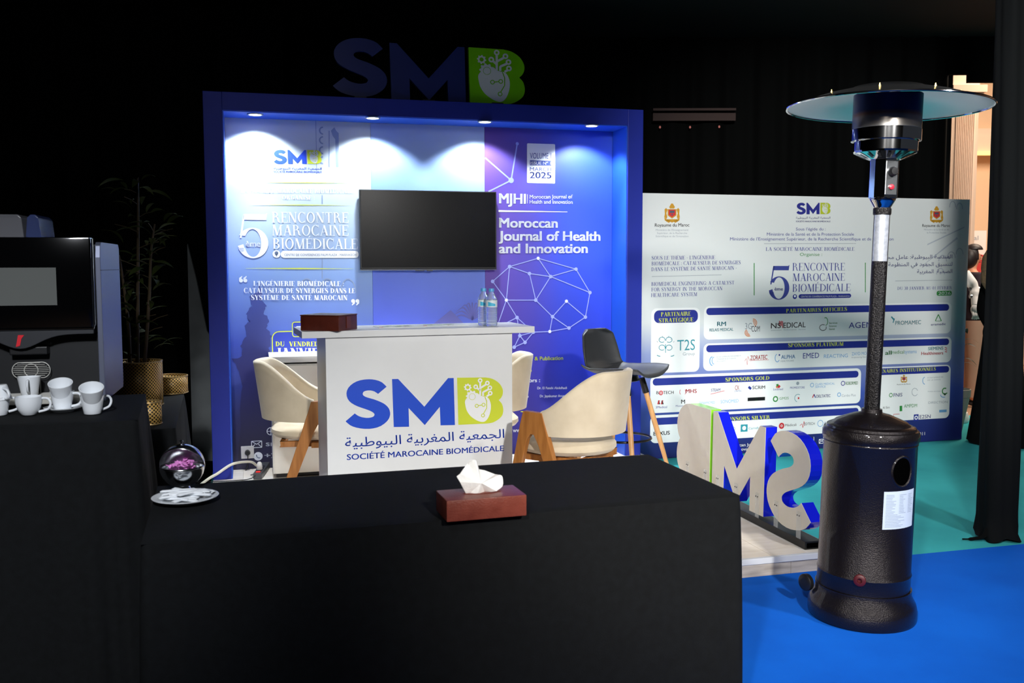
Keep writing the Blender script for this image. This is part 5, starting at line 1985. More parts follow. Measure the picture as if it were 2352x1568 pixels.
cup('white cup tilted inside the cup on the saucer, upper cup of the middle stack', (c2c.x - .003, c2c.y, ZT2 + .044), rot=(Matrix.Rotation(math.radians(22), 4, 'X') @ Matrix.Rotation(math.radians(6), 4, 'Y') @ Matrix.Rotation(1.9, 4, 'Z')).to_euler(), hs=.55)
c3 = gp(67, 953, ZT2)
cup('rounded white cup standing alone between the saucer and the left stack', (c3.x, c3.y, ZT2), .2, round_=True, r=.044, h=.066, rb=.025)
c4 = gp(6, 953, ZT2)
cup('lower white cup of the stack cut by the left edge of the photo', (c4.x - .014, c4.y, ZT2), .3)
cup('upper white cup turned over on the stack at the left edge, handle to the right', (c4.x - .012, c4.y, ZT2 + .1065), rot=(math.radians(183), 0, -.6), h=.05)
Mx = WM[cm.name]
c5 = Mx @ Vector((-.258, -.035, .0368))
cup('white cup on the drip tray under the coffee spout, handle to the viewer', (c5.x, c5.y, c5.z), YM - 1.45, h=.070)

# ================================================================== PLANTERS
bask = bpy.data.materials.new('woven_brass')
bask.use_nodes = True
nt = bask.node_tree
bb_ = nt.nodes['Principled BSDF']
bb_.inputs['Roughness'].default_value = .45
bb_.inputs['Metallic'].default_value = .15
tcn = nt.nodes.new('ShaderNodeUVMap')
mpn = nt.nodes.new('ShaderNodeMapping')
vor = nt.nodes.new('ShaderNodeTexVoronoi')
vor.inputs['Randomness'].default_value = 0
vor.inputs['Scale'].default_value = 1
rmp = nt.nodes.new('ShaderNodeValToRGB')
rmp.color_ramp.elements[0].position = .33
rmp.color_ramp.elements[1].position = .40
rmp.color_ramp.elements[0].color = lin('#2a2012')
rmp.color_ramp.elements[1].color = lin('#cfa459')
mpn.inputs['Rotation'].default_value = (0, 0, PI / 4)
nt.links.new(tcn.outputs[0], mpn.inputs[0])
nt.links.new(mpn.outputs[0], vor.inputs['Vector'])
nt.links.new(vor.outputs['Distance'], rmp.inputs[0])
nt.links.new(rmp.outputs[0], bb_.inputs['Base Color'])
rimm = mat('planter_rim', '#a3885a', .4, metal=.5)


def basket(label, loc, r, h):
    t = thing('planter', label, 'planter', loc, 0, 'perforated brass planters on the back table')
    m = MB().surf(lambda u, v: Vector((r * math.cos(2 * PI * u), r * math.sin(2 * PI * u), h * v)), 48, 1)
    o = m.build('perforated_wall', bask, t, smooth=True, weld=False, thick=.003)
    me = o.data
    uvl = me.uv_layers.new(name='UVMap')
    cell = .0125
    for p in me.polygons:
        i = p.index % 48
        us = [i, i + 1, i + 1, i]
        vv = [0, 0, 1, 1]
        for k, li in enumerate(p.loop_indices):
            uvl.data[li].uv = (us[k] / 48 * 2 * PI * r / cell, vv[k] * h / cell)
    for z in (0.004, h):
        MB().tube([(r * math.cos(2 * PI * k / 48), r * math.sin(2 * PI * k / 48), z) for k in range(49)], .004, 6, cap=False).build('rim', rimm, t, smooth=True)
    MB().lathe([(0, .004), (r - .004, .004)], n=32, cap=False).build('base', rimm, t)
    return t


q1 = gp(318, 931, .75)
basket('large brass perforated planter holding the tall plant', (q1.x, q1.y, .7515), .125, .235)
q2 = gp(384, 905, .75)
basket('low brass perforated planter behind the large one at the table edge', (q2.x, q2.y + .05, .7515), .098, .10)
q3 = gp(345, 974, .75)
basket('small brass perforated planter in front of the large one', (q3.x, q3.y, .7515), .052, .105)
pt = thing('tall_plant', 'tall dark leafy plant with thin stems rising from the large planter', 'plant', (q1.x, q1.y, .756))
stemm = mat('plant_stem', '#3c2e16', .7)
leafm = mat('plant_leaf', '#2a3312', .8, spec=.15)
leafm2 = mat('plant_leaf_old', '#7b6a25', .6)
MB().lathe([(0, .0), (.115, .0), (.115, .17), (0, .18)], n=24).build('soil', mat('soil', '#17120c', .95), pt)
rnd = random.Random(21)
lf = MB()
lf.surf(lambda u, v: Vector((v * .13, (u - .5) * .034 * math.sin(PI * min(1, v * 1.02)) ** .8, .02 * math.sin(v * 2.6) - .035 * v * v + .006 * abs(u - .5))), 2, 7)
leaf0 = lf.build('leaf', leafm, pt, smooth=True, weld=False)
leaf1 = None
first = True
stems = [((0, 0), (.02, .03), 1.02), ((.03, .01), (.1, -.02), .78), ((-.03, -.02), (-.06, 0), .62)]
for si, (a, b, hh) in enumerate(stems):
    pts = [Vector((a[0], a[1], .17)), Vector((a[0] * .6 + b[0] * .4 + .01, a[1], .17 + hh * .45)), Vector((b[0], b[1], .17 + hh * .8)), Vector((b[0] * 1.25, b[1], .17 + hh))]
    cv = curve3(pts, 8)
    MB().tube(cv, [.011 - .007 * i / len(cv) for i in range(len(cv))], 8).build('stem', stemm, pt, smooth=True)
    for k in range(26):
        p = cv[int(len(cv) * (.12 + .85 * k / 26))]
        for _ in range(1 if k % 3 else 2):
            L = leaf0 if first else leaf0.copy()
            if not first:
                COL.objects.link(L)
                L.parent = pt
            first = False
            az = rnd.uniform(0, 6.28)
            e = rnd.uniform(-.2, .7)
            d = Vector((math.cos(az), math.sin(az), 0)) * rnd.uniform(0, .10)
            L.location = p + d + Vector((0, 0, d.length * .3))
            L.rotation_euler = (rnd.uniform(-.5, .5), -e, az)
            sc_k = rnd.uniform(.6, 1.1)
            L.scale = (sc_k, sc_k, sc_k)
    bm_ = MB()
    for k in range(10):
        p = cv[int(len(cv) * (.2 + .75 * k / 10))]
        az = rnd.uniform(0, 6.28)
        d = Vector((math.cos(az), math.sin(az), .35)) * rnd.uniform(.06, .14)
        bm_.tube([p, p + d * .5 + Vector((0, 0, .006)), p + d], .0018, 5)
    bm_.build('twigs', stemm, pt, smooth=True)['kind'] = 'stuff'

# grey cloth wall showing through the gap of the drapes
gw = thing('grey_partition', 'grey partition showing through a gap between the black drapes left of the booth', 'partition', (0, 0, 0))
gpp = [yp(430, 560, 7.2), yp(450, 640, 7.2), yp(475, 760, 7.2), yp(500, 800, 7.2), yp(500, 1090, 7.2), yp(443, 1060, 7.2), yp(436, 800, 7.2)]
MB().prism([(p.x, p.z) for p in gpp], lambda u, v, h: Vector((u, 7.2 + h, v)), 0, .02).build('panel', mat('partition_grey', '#a2a6a6', .8, noise=(6, .5, '#8a8e8e')), gw)
cu_ = drape_wall('curtain', -4.4, 7.42, -1.75, 7.42, .001, CEIL - .004, .03, 9, drape_m, 8)
tag(cu_, 'black pleated curtain hanging between the left wall and the booth', 'curtain')

# ================================================================== LARGE FLOOR LETTERS on the right edge of the platform
side_blue = mat('acrylic_blue', '#1420d8', .15, spec=.6, coat=.4)
side_green = mat('acrylic_green', '#8fe02a', .2, spec=.6, coat=.3)
back_cream = mat('letter_back', '#d9d3c6', .6, noise=(14, .35, '#cdc6b8'))
acr = mat('clear_acrylic', '#e8ecec', .12, alpha=.2)
SL, T0, KL, ZL, HL = 2.87, -2.435, .46, .150, .482
LT = .068
for nm, poly, mm, lb_, tabs in (('S', S_POLY, side_blue, 'blue letter S seen from behind, nearest of the big platform letters', (.22, .68)),
                                ('M', M_POLY, side_blue, 'blue letter M seen from behind, between the two other big platform letters', (1.1, 1.6, 2.08)),
                                ('B', B_POLY, side_green, 'green edged letter B seen from behind, farthest of the big platform letters', (2.42, 2.95))):
    xs_ = [p[0] for p in poly]
    xc_ = (min(xs_) + max(xs_)) / 2
    t = thing('floor_letter', lb_, 'letter', bl(SL, T0 + xc_ * KL, .136), BYAW, 'big letters on the platform edge')
    dz = .014 if nm == 'S' else 0

    def f3(x, y, h, dz=dz):
        return bl(SL + h, T0 + x * KL, ZL + dz + y * HL)
    MB().prism(poly, f3, .0022, LT).build('letter_body', mm, t, world=True)
    MB().prism(poly, f3, 0, .002).build('back_board', back_cream, t, world=True)
    if nm == 'B':
        a, b = MB(), MB()

        def h3(x, y, h):
            return bl(SL + LT + h, T0 + x * KL, ZL + y * HL)
        heart(a, b, h3, .001)
        a.build('emblem', mat('emblem_white', '#c9d2d8', .3), t, world=True, weld=False)
        b.build('emblem_lines', side_green, t, world=True, weld=False)
    for x in tabs:
        y1_ = .24
        tb_ = MB().prism([(x - .04, -.1), (x + .04, -.1), (x + .04, y1_), (x - .04, y1_)], lambda u, v, h: bl(SL - .004 + h, T0 + u * KL, ZL + v * HL), 0, .0035).build('support_tab', acr, t, world=True)
        m = MB()
        for dx in (-.02, .02):
            m.tube([bl(SL - .0065, T0 + (x + dx) * KL, ZL + .2 * HL), bl(SL - .004, T0 + (x + dx) * KL, ZL + .2 * HL)], .0032, 8)
        m.build('screw', black_plastic, tb_, world=True)
rl = thing('letter_rail', 'black metal rail carrying the big letters along the platform edge', 'rail', bl(SL + .04, -1.6, .0908), BYAW)
MB().box(-.045, .05, -.80, .86, 0, .040).build('rail', mat('rail_black', '#1d1e1c', .4, metal=.3), rl, bevel=.002)
MB().box(-.035, .04, -.803, -.8005, .008, .032).build('end_opening', mat('void_black', '#020202', .9, spec=0), rl)

# ================================================================== PATIO HEATER
hb = gp(1978, 1411, 0)
heat = thing('patio_heater', 'tall dark bronze gas patio heater with wide reflector hood', 'heater', (hb.x, hb.y, .002), 0, rot=(0, math.radians(1.35), 0))
bronze = mat('hammered_bronze', '#1a1517', .34, metal=.55, spec=.6, coat=.5, bump=(230, .25))
bronze2 = mat('hammered_pole', '#151314', .3, metal=.55, spec=.6, bump=(160, .5))
hood_top = mat('hood_top', '#8f9092', .25, metal=1.0)
hood_in = mat('hood_inside', '#d3d7db', .3, metal=.9)
MB().lathe([(.222, .0), (.226, .012), (.226, .045), (.218, .075), (.200, .105), (.199, .135), (0, .137)], n=72, cap=True, sx=.975, sy=.975).build('base', bronze, heat, smooth=True)
MB().lathe([(.198, .136), (.198, .195), (.2005, .199), (.199, .204), (.1965, .208), (.1965, .745), (.199, .748), (.1965, .752), (.1965, .754)], n=72, cap=False, sx=.95, sy=.95).build('tank_housing', bronze, heat, smooth=True)
MB().lathe([(.199, .755), (.204, .768), (.204, .790), (.198, .803), (.190, .806), (.186, .815), (.170, .822), (.165, .822), (.150, .835), (.08, .862), (.045, .870), (.043, .885), (0, .886)], n=72, cap=False, sx=.95, sy=.95).build('top_cover', bronze, heat, smooth=True)
MB().lathe([(.0315, .885), (.0315, 1.705)], n=28).build('pole', bronze2, heat, smooth=True)
ca = math.atan2(-hb.y, -hb.x)


def on_cyl(r, adeg, z):
    if r > .1:
        r *= .95
    a = ca + math.radians(adeg)
    return Vector((r * math.cos(a), r * math.sin(a), z))


MB().surf(lambda u, v: on_cyl(.0322, -62 + 124 * u, 1.50 + .19 * v), 16, 1).build('pole_sticker', mat('foil_sticker', '#b9bec8', .3, metal=.6, noise=(60, .7, '#8d93a2')), heat, smooth=True, weld=False)
MB().lathe([(.034, 1.69), (.036, 1.695), (.036, 1.715), (.032, 1.72)], n=28, cap=False).build('pole_collar', bronze2, heat, smooth=True)
MB().lathe([(.033, 1.716), (.036, 1.722), (.050, 1.745), (.0545, 1.752), (.0545, 1.76)], n=8, cap=False).build('collar_cone', chrome, heat, smooth=True)
Mb = Matrix.Rotation(ca + PI / 2 + .5, 4, 'Z')
MB().lathe([(.056, 1.757), (.056, 1.925), (.05, 1.935), (0, 1.936)], n=8, M=Mb @ Matrix.Rotation(PI / 8, 4, 'Z')).build('control_housing', chrome, heat, bevel=.002)
cp_ = MB().box(-.026, .026, -.060, -.0535, 1.768, 1.905, M=Mb).build('control_panel', steel, heat, bevel=.002)
MB().lathe([(.019, 0), (.019, .016), (.014, .024), (0, .025)], n=18, M=Mb @ Matrix.Translation((0, -.0605, 1.862)) @ Matrix.Rotation(PI / 2, 4, 'X')).build('gas_knob', black_plastic, cp_, smooth=True)
MB().lathe([(.011, 0), (.011, .006), (.007, .009), (0, .009)], n=16, M=Mb @ Matrix.Translation((0, -.0605, 1.80)) @ Matrix.Rotation(PI / 2, 4, 'X')).build('ignition_button', mat('button_red', '#8e1d2c', .4), cp_, smooth=True)
MB().lathe([(.02, 1.930), (.06, 1.915), (.066, 1.914), (.126, 1.940), (.1285, 1.947)], n=16, cap=False, sx=.965, sy=.965).build('burner_cone', chrome, heat, smooth=True, angle=.3)
m = MB()
for k in range(16):
    a = 2 * PI * (k + .5) / 16
    for s_ in (0,):
        r0, r1 = .078, .112
        z0_, z1_ = 1.9175, 1.932
        d = Vector((math.cos(a), math.sin(a), 0))
        p_ = Vector((-d.y, d.x, 0)) * .006
        m.add([d * r0 + p_ + Vector((0, 0, z0_)), d * r0 - p_ + Vector((0, 0, z0_)), d * r1 - p_ + Vector((0, 0, z1_)), d * r1 + p_ + Vector((0, 0, z1_))], [(0, 1, 2, 3)])
m.build('vent_slots', black_plastic, heat)
MB().lathe([(.1285, 1.947), (.1285, 1.985), (.135, 1.988), (.1405, 1.989), (.1405, 2.035), (.138, 2.037)], n=64, cap=False, sx=.965, sy=.965).build('burner_ring', chrome, heat, smooth=True)
mesh_m = bpy.data.materials.new('burner_mesh')
mesh_m.use_nodes = True
nt = mesh_m.node_tree
b_ = nt.nodes['Principled BSDF']
b_.inputs['Metallic'].default_value = .9
b_.inputs['Roughness'].default_value = .3
t_ = nt.nodes.new('ShaderNodeTexCoord')
s_ = nt.nodes.new('ShaderNodeSeparateXYZ')
r_ = nt.nodes.new('ShaderNodeMapRange')
r_.inputs[1].default_value = 2.03
r_.inputs[2].default_value = 2.19
c_r = nt.nodes.new('ShaderNodeValToRGB')
for i, (p, c) in enumerate([(0, '#9c9a96'), (.28, '#8a8078'), (.36, '#6a4a3c'), (.45, '#1f2b4e'), (1, '#16224a')]):
    if i > 1:
        c_r.color_ramp.elements.new(p)
for e, (p, c) in zip(c_r.color_ramp.elements, [(0, '#9c9a96'), (.28, '#8a8078'), (.36, '#6a4a3c'), (.45, '#1f2b4e'), (1, '#16224a')]):
    e.position = p
for e, (p, c) in zip(c_r.color_ramp.elements, [(0, '#9c9a96'), (.28, '#8a8078'), (.36, '#6a4a3c'), (.45, '#1f2b4e'), (1, '#16224a')]):
    e.color = lin(c)
nt.links.new(t_.outputs['Object'], s_.inputs[0])
nt.links.new(s_.outputs[2], r_.inputs[0])
nt.links.new(r_.outputs[0], c_r.inputs[0])
nt.links.new(c_r.outputs[0], b_.inputs['Base Color'])
MB().lathe([(.139, 2.036), (.139, 2.175)], n=64, cap=False, sx=.965, sy=.965).build('heat_screen', mesh_m, heat, smooth=True)
RH, ZR = .397, 2.125
MB().lathe([(0, 2.212), (.10, 2.211), (.142, 2.204), (.150, 2.198), (.27, 2.168), (.36, 2.138), (RH - .004, ZR + .004)], n=48, cap=False).build('hood', hood_top, heat, smooth=True)
MB().lathe([(.10, 2.196), (.148, 2.190), (.27, 2.160), (.36, 2.131), (RH - .004, ZR + .001)], n=48, cap=False).build('hood_lining', hood_in, heat, smooth=True)
MB().tube([(RH * math.cos(2 * PI * k / 64), RH * math.sin(2 * PI * k / 64), ZR) for k in range(65)], .0045, 8, cap=False).build('hood_rim', chrome, heat, smooth=True)
for k in range(8):
    a = 2 * PI * k / 8 + .3
    rr = .27
    MB().lathe([(.006, 2.165), (.006, 2.171), (.003, 2.172), (.003, 2.178), (0, 2.179)], (rr * math.cos(a), rr * math.sin(a), 0), 8).build('wing_nut', mat('brass', '#b7a36a', .3, metal=1), heat)
# oval hand hole, rating label, red knob, wheel
m = MB()
N_ = 36
hole = [(43 + 16.5 * math.cos(2 * PI * k / N_), .655 + .066 * math.sin(2 * PI * k / N_)) for k in range(N_)]
hole2 = [(43 + 13.5 * math.cos(2 * PI * k / N_), .655 + .056 * math.sin(2 * PI * k / N_)) for k in range(N_)]
A_p = [on_cyl(.1967, a, z) for a, z in hole]
B_p = [on_cyl(.2015, (a * .5 + b[0] * .5), z * .5 + b[1] * .5) for (a, z), b in zip(hole, hole2)]
C_p = [on_cyl(.1972, a, z) for a, z in hole2]
for P_, Q_ in ((A_p, B_p), (B_p, C_p)):
    m.add(P_ + Q_, [(i, (i + 1) % N_, N_ + (i + 1) % N_, N_ + i) for i in range(N_)])
m.build('hand_hole_rim', bronze, heat, smooth=True)
cen = [on_cyl(.1974, 43, .655)]
m = MB()
rings_ = [[on_cyl(.1974, 43 + (a - 43) * k, .655 + (z - .655) * k) for a, z in hole2] for k in (1, .66, .33)]
for P_, Q_ in zip(rings_, rings_[1:]):
    m.add(P_ + Q_, [(i, (i + 1) % N_, N_ + (i + 1) % N_, N_ + i) for i in range(N_)])
m.add(rings_[-1], [tuple(range(N_))])
m.build('hand_hole', mat('void_black', '#020202', .9, spec=0), heat, smooth=True)
lab = MB().surf(lambda u, v: on_cyl(.1975, 19 + 50 * u, .42 + .155 * v + .004 * u), 14, 1).build('rating_label', mat('label_paper', '#b9c6da', .5), heat, smooth=True, weld=False)
m = MB()
rnd = random.Random(9)
for k in range(22):
    z = .43 + .0062 * k
    cuts = [(22, 36), (40, 52), (55, 66)] if k > 8 else [(22, 22 + rnd.uniform(25, 42))]
    for a0, a1 in cuts:
        a1 = a0 + (a1 - a0) * rnd.uniform(.5, 1)
        m.surf(lambda u, v: on_cyl(.1979, a0 + (a1 - a0) * u, z + .0018 * v), 4, 1)
m.build('printed_lines', mat('label_ink', '#7d8aa3', .5), lab, weld=False)
Mk = Matrix.Translation(on_cyl(.1975, -4, .205)) @ Matrix.Rotation(ca + math.radians(-4), 4, 'Z') @ Matrix.Rotation(PI / 2, 4, 'Y')
MB().lathe([(.024, 0), (.024, .012), (.018, .016), (.010, .016), (.009, .004), (0, .004)], n=24, M=Mk).build('red_plug', mat('plug_red', '#4a0a12', .5), heat, smooth=True)
Mw = Matrix.Translation((-.222, .06, .115)) @ Matrix.Rotation(.5, 4, 'Z') @ Matrix.Rotation(PI / 2, 4, 'Y')
MB().lathe([(.014, -.014), (.030, -.014), (.036, -.009), (.036, .009), (.030, .014), (.014, .014)], n=28, M=Mw).build('wheel', black_plastic, heat, smooth=True)

# ================================================================== BLACK CLOTH PILLAR on the right
ccx, ccy = 2.642, 5.11
pil = thing('cloth_pillar', 'black cloth wrapped pillar rising to the ceiling right of the patio heater', 'pillar', (ccx, ccy, 0.002), .1)


def pfn(u, v):
    a = 2 * PI * u
    c, s_ = math.cos(a), math.sin(a)
    k = (abs(c) ** 5 + abs(s_) ** 5) ** (-.2)
    h = .080
    z = (CEIL - .006) * v
    low = math.exp(-(z / .07) ** 2)
    h += .010 * low * (1 + math.sin(a * 5 + z * 40)) + .004 * math.sin(z * 2.3 + 1) + .003 * math.sin(a * 9 + z * 3)
    return Vector((h * k * c - .012 * low, h * k * s_ - .03 * low, z + .02 * low * (math.sin(a * 3) * .5 + .5) * (v < .01)))


MB().surf(pfn, 64, 90, closed=True).build('cloth_wrap', mat('pillar_cloth', '#0c0e0f', .9, spec=.1, bump=(300, .1)), pil, smooth=True, weld=False)
MB().tube(curve3([(-.09, -.06, .06), (-.12, -.08, .03), (-.17, -.06, .012), (-.22, -.045, .008)], 5), [.014] * 6 + [.009] * 6 + [.004] * 4, 6).build('loose_end', drape_m, pil, smooth=True)

# ================================================================== SHELF LEDGE on the dark rear wall
lg = yp(1500, 262, WY - .12), yp(1690, 262, WY - .12)
lt_, lb__ = yp(1590, 246, WY - .12).z, yp(1590, 277, WY - .12).z
led = thing('wall_box', 'dim brown recessed box high on the black rear wall right of the booth', 'box', (0, 0, 0))
MB().box(lg[0].x, lg[1].x, WY - .12, WY - .06, lb__, lt_ - .05).build('front', mat('dim_brown', '#33201c', .7), led)
MB().box(lg[0].x, lg[1].x, WY - .13, WY - .06, lt_ - .03, lt_ - .01).build('slat', mat('dim_brown', '#33201c', .7), led)
for px_, py_, wh_ in ((1516, 292, 'left'), (1585, 292, 'middle'), (1652, 291, 'right and faintest')):
    p = yp(px_, py_, WY - .07)
    t = thing('indicator_lamp', 'tiny pink glowing lamp under the brown wall box, %s of the three' % wh_, 'lamp', p, 0, 'tiny pink lamps on the rear wall')
    MB().ball((0, 0, 0), .009, 10, 6, sz=1.3).build('bulb', mat('dim_pink', '#a06058', .5, emit='#c07068', es=.35), t, smooth=True)

# ================================================================== THE HALL BEYOND
pot = thing('tall_planter', 'tall grey conical planter with dark leaves behind the sponsor wall edge', 'planter', (3.865, 8.28, .001))
MB().lathe([(.07, 0), (.072, .01), (.128, .33), (.135, .335), (.137, .40), (.128, .402), (.122, .36), (0, .355)], n=36).build('pot', mat('pot_grey', '#8e9188', .5), pot, smooth=True)
MB().tube(curve3([(0, 0, .35), (.02, 0, .55), (.05, -.01, .75), (.06, 0, .95)], 5), .008, 8).build('stem', stemm, pot, smooth=True)
rnd = random.Random(4)
glf = mat('dark_leaf', '#232b17', .5)
glm = MB().surf(lambda u, v: Vector((v * .2, (u - .5) * .075 * math.sin(PI * min(1, v)) ** .8, .05 * math.sin(v * 2.6) - .09 * v * v)), 2, 7)
first = glm.build('leaf', glf, pot, smooth=True, weld=False)
for k in range(8):
    L = first if k == 0 else first.copy()
    if k:
        COL.objects.link(L)
        L.parent = pot
    zz = .55 + .05 * k
    L.scale = (.7, .7, .7)
    L.location = (.02 + .03 * zz, 0, zz)
    L.rotation_euler = (0, -rnd.uniform(.0, .6), (0.1 if k % 2 else -.5) + rnd.uniform(-.8, .8) + (PI if k % 3 == 0 else 0))

# white humanoid robot, only its arm shows beside the sponsor wall
wr = mat('robot_white', '#e6e4e2', .3)
rb = thing('robot', 'white humanoid robot reaching one arm out beside the sponsor wall', 'robot', (4.13, 9.0, 0))
MB().lathe([(.2, 0), (.21, .03), (.19, .09), (.07, .14), (.06, .5), (.09, .7), (0, .705)], n=32).build('base', wr, rb, smooth=True)
MB().lathe([(.09, .7), (.12, .9), (.15, 1.2), (.16, 1.38), (.1, 1.46), (.04, 1.48), (0, 1.48)], n=32, cap=False, sx=.85, sy=.7).build('torso', wr, rb, smooth=True)
MB().ball((0, 0, 1.6), .12, 24, 14, sz=.95).build('head', wr, rb, smooth=True)
ar_ = []
for s_ in (-1, 1):
    sh = Vector((s_ * .13, 0, 1.40))
    el = Vector((s_ * .215, -.02, 1.27))
    wrx = Vector((s_ * .195, -.10, 1.10))
    A1 = MB().tube(curve3([sh, el, el.lerp(wrx, .5), wrx], 5), [.05] * 5 + [.042] * 5 + [.032] * 6, 14).build('arm', wr, rb, smooth=True)
    m = MB()
    for q_ in (.1, .5):
        c = el.lerp(wrx, q_)
        m.tube([c + Vector((-.045, 0, 0)), c + Vector((.05, 0, 0))], .02, 12)
    m.build('joint', steel, A1, smooth=True)
    H1 = MB().ball(wrx + Vector((0, -.01, -.035)), .045, 16, 10, sx=1.0, sy=.6, sz=1.2).build('hand', wr, rb, smooth=True)
    for k in range(4):
        b0_ = wrx + Vector((-.03 + .02 * k, -.02, -.06))
        MB().tube(curve3([b0_, b0_ + Vector((0, -.012, -.035)), b0_ + Vector((0, .005, -.062 - .004 * (k in (1, 2))))], 4), [.0105] * 5 + [.008] * 4, 8).build('finger', wr, H1, smooth=True)
    b0_ = wrx + Vector((-s_ * -.038, -.02, -.02))
    MB().tube(curve3([b0_, b0_ + Vector((s_ * .02, -.02, -.025)), b0_ + Vector((s_ * .015, -.03, -.045))], 4), [.012] * 5 + [.009] * 4, 8).build('thumb', wr, H1, smooth=True)

ru = thing('roll_up_banner', 'white and red roll up banner in the bright hall behind the women', 'banner', (4.85, 11.55, .0))
zt_ = yp(2250, 529, 11.5).z
xr_ = yp(2268, 600, 11.5).x - 4.85
MB().box(xr_ - .85, xr_, 0, .012, .06, zt_).build('printed_sheet', mat('rollup_white', '#ece2dc', .5), ru)
MB().box(xr_ - .87, xr_ + .02, -.06, .10, 0, .06).build('cassette', steel, ru)
RPL = Plane(4.85 + xr_ - .85, 11.55, 0)
m = MB()
m.prism(smooth_poly([(0, zt_ - .28 + .06), (.4, zt_ - .2), (.85, zt_ - .30), (.85, zt_ - .95), (.4, zt_ - 1.0), (0, zt_ - .9)], 4, corners=(0, 2, 3, 5)), lambda u, v, h: RPL.at(u, v, h), .001)
m.build('printed_red_field', mat('rollup_red', '#c9403c', .5), ru, world=True)
m = MB()
write(m, RPL, 'Medical', (2190, 551), (2247, 551), 10, 's', 0)
m.build('printed_name', grey_ink, ru, world=True, weld=False)
dk_ = thing('hall_desk', 'white low display table standing in the bright hall', 'table', (5.05, 10.9, 0))
MB().box(-.5, .33, -.2, .3, .38, .44).box(-.46, .29, -.16, -.14, .26, .38).build('top', mat('desk_white', '#ebe6e2', .4), dk_, bevel=.004)
for ax in (-.45, .28):
    for ay in (-.15, .25):
        MB().box(ax - .02, ax + .02, ay - .02, ay + .02, 0, .38).build('leg', mat('desk_white', '#ebe6e2'), dk_)
sf = thing('hall_counter', 'pale grey counter standing behind the woman in the maroon jacket', 'counter', (5.0, 12.2, 0))
MB().box(-.8, .55, 0, .5, .86, .9).build('top', mat('desk_white', '#ebe6e2'), sf, bevel=.004)
MB().box(-.76, .51, .03, .47, 0, .86).build('body', mat('counter_grey', '#b59c90', .5), sf)


# ---- people
def skinned(name, nodes, edges, m, parent, sub=2):
    me = bpy.data.meshes.new(name + '_frame')
    me.from_pydata([n[:3] for n in nodes], edges, [])
    o = bpy.data.objects.new(name, me)
    COL.objects.link(o)
    md = o.modifiers.new('skin', 'SKIN')
    md.use_smooth_shade = True
    sd = me.skin_vertices[0].data
    for i, n in enumerate(nodes):
        rx, ry = (n[3], n[4]) if len(n) > 4 else (n[3], n[3])
        sd[i].radius = (rx, ry)
    sd[0].use_root = True
    sb = o.modifiers.new('sub', 'SUBSURF')
    sb.levels = sb.render_levels = sub
    dgr = bpy.context.evaluated_depsgraph_get()
    dgr.update()
    me2 = bpy.data.meshes.new_from_object(o.evaluated_get(dgr))
    o.modifiers.clear()
    o.data = me2
    bpy.data.meshes.remove(me)
    me2.name = name
    me2.materials.clear()
    me2.materials.append(m)
    for p in me2.polygons:
        p.use_smooth = True
    o.parent = parent
    return o


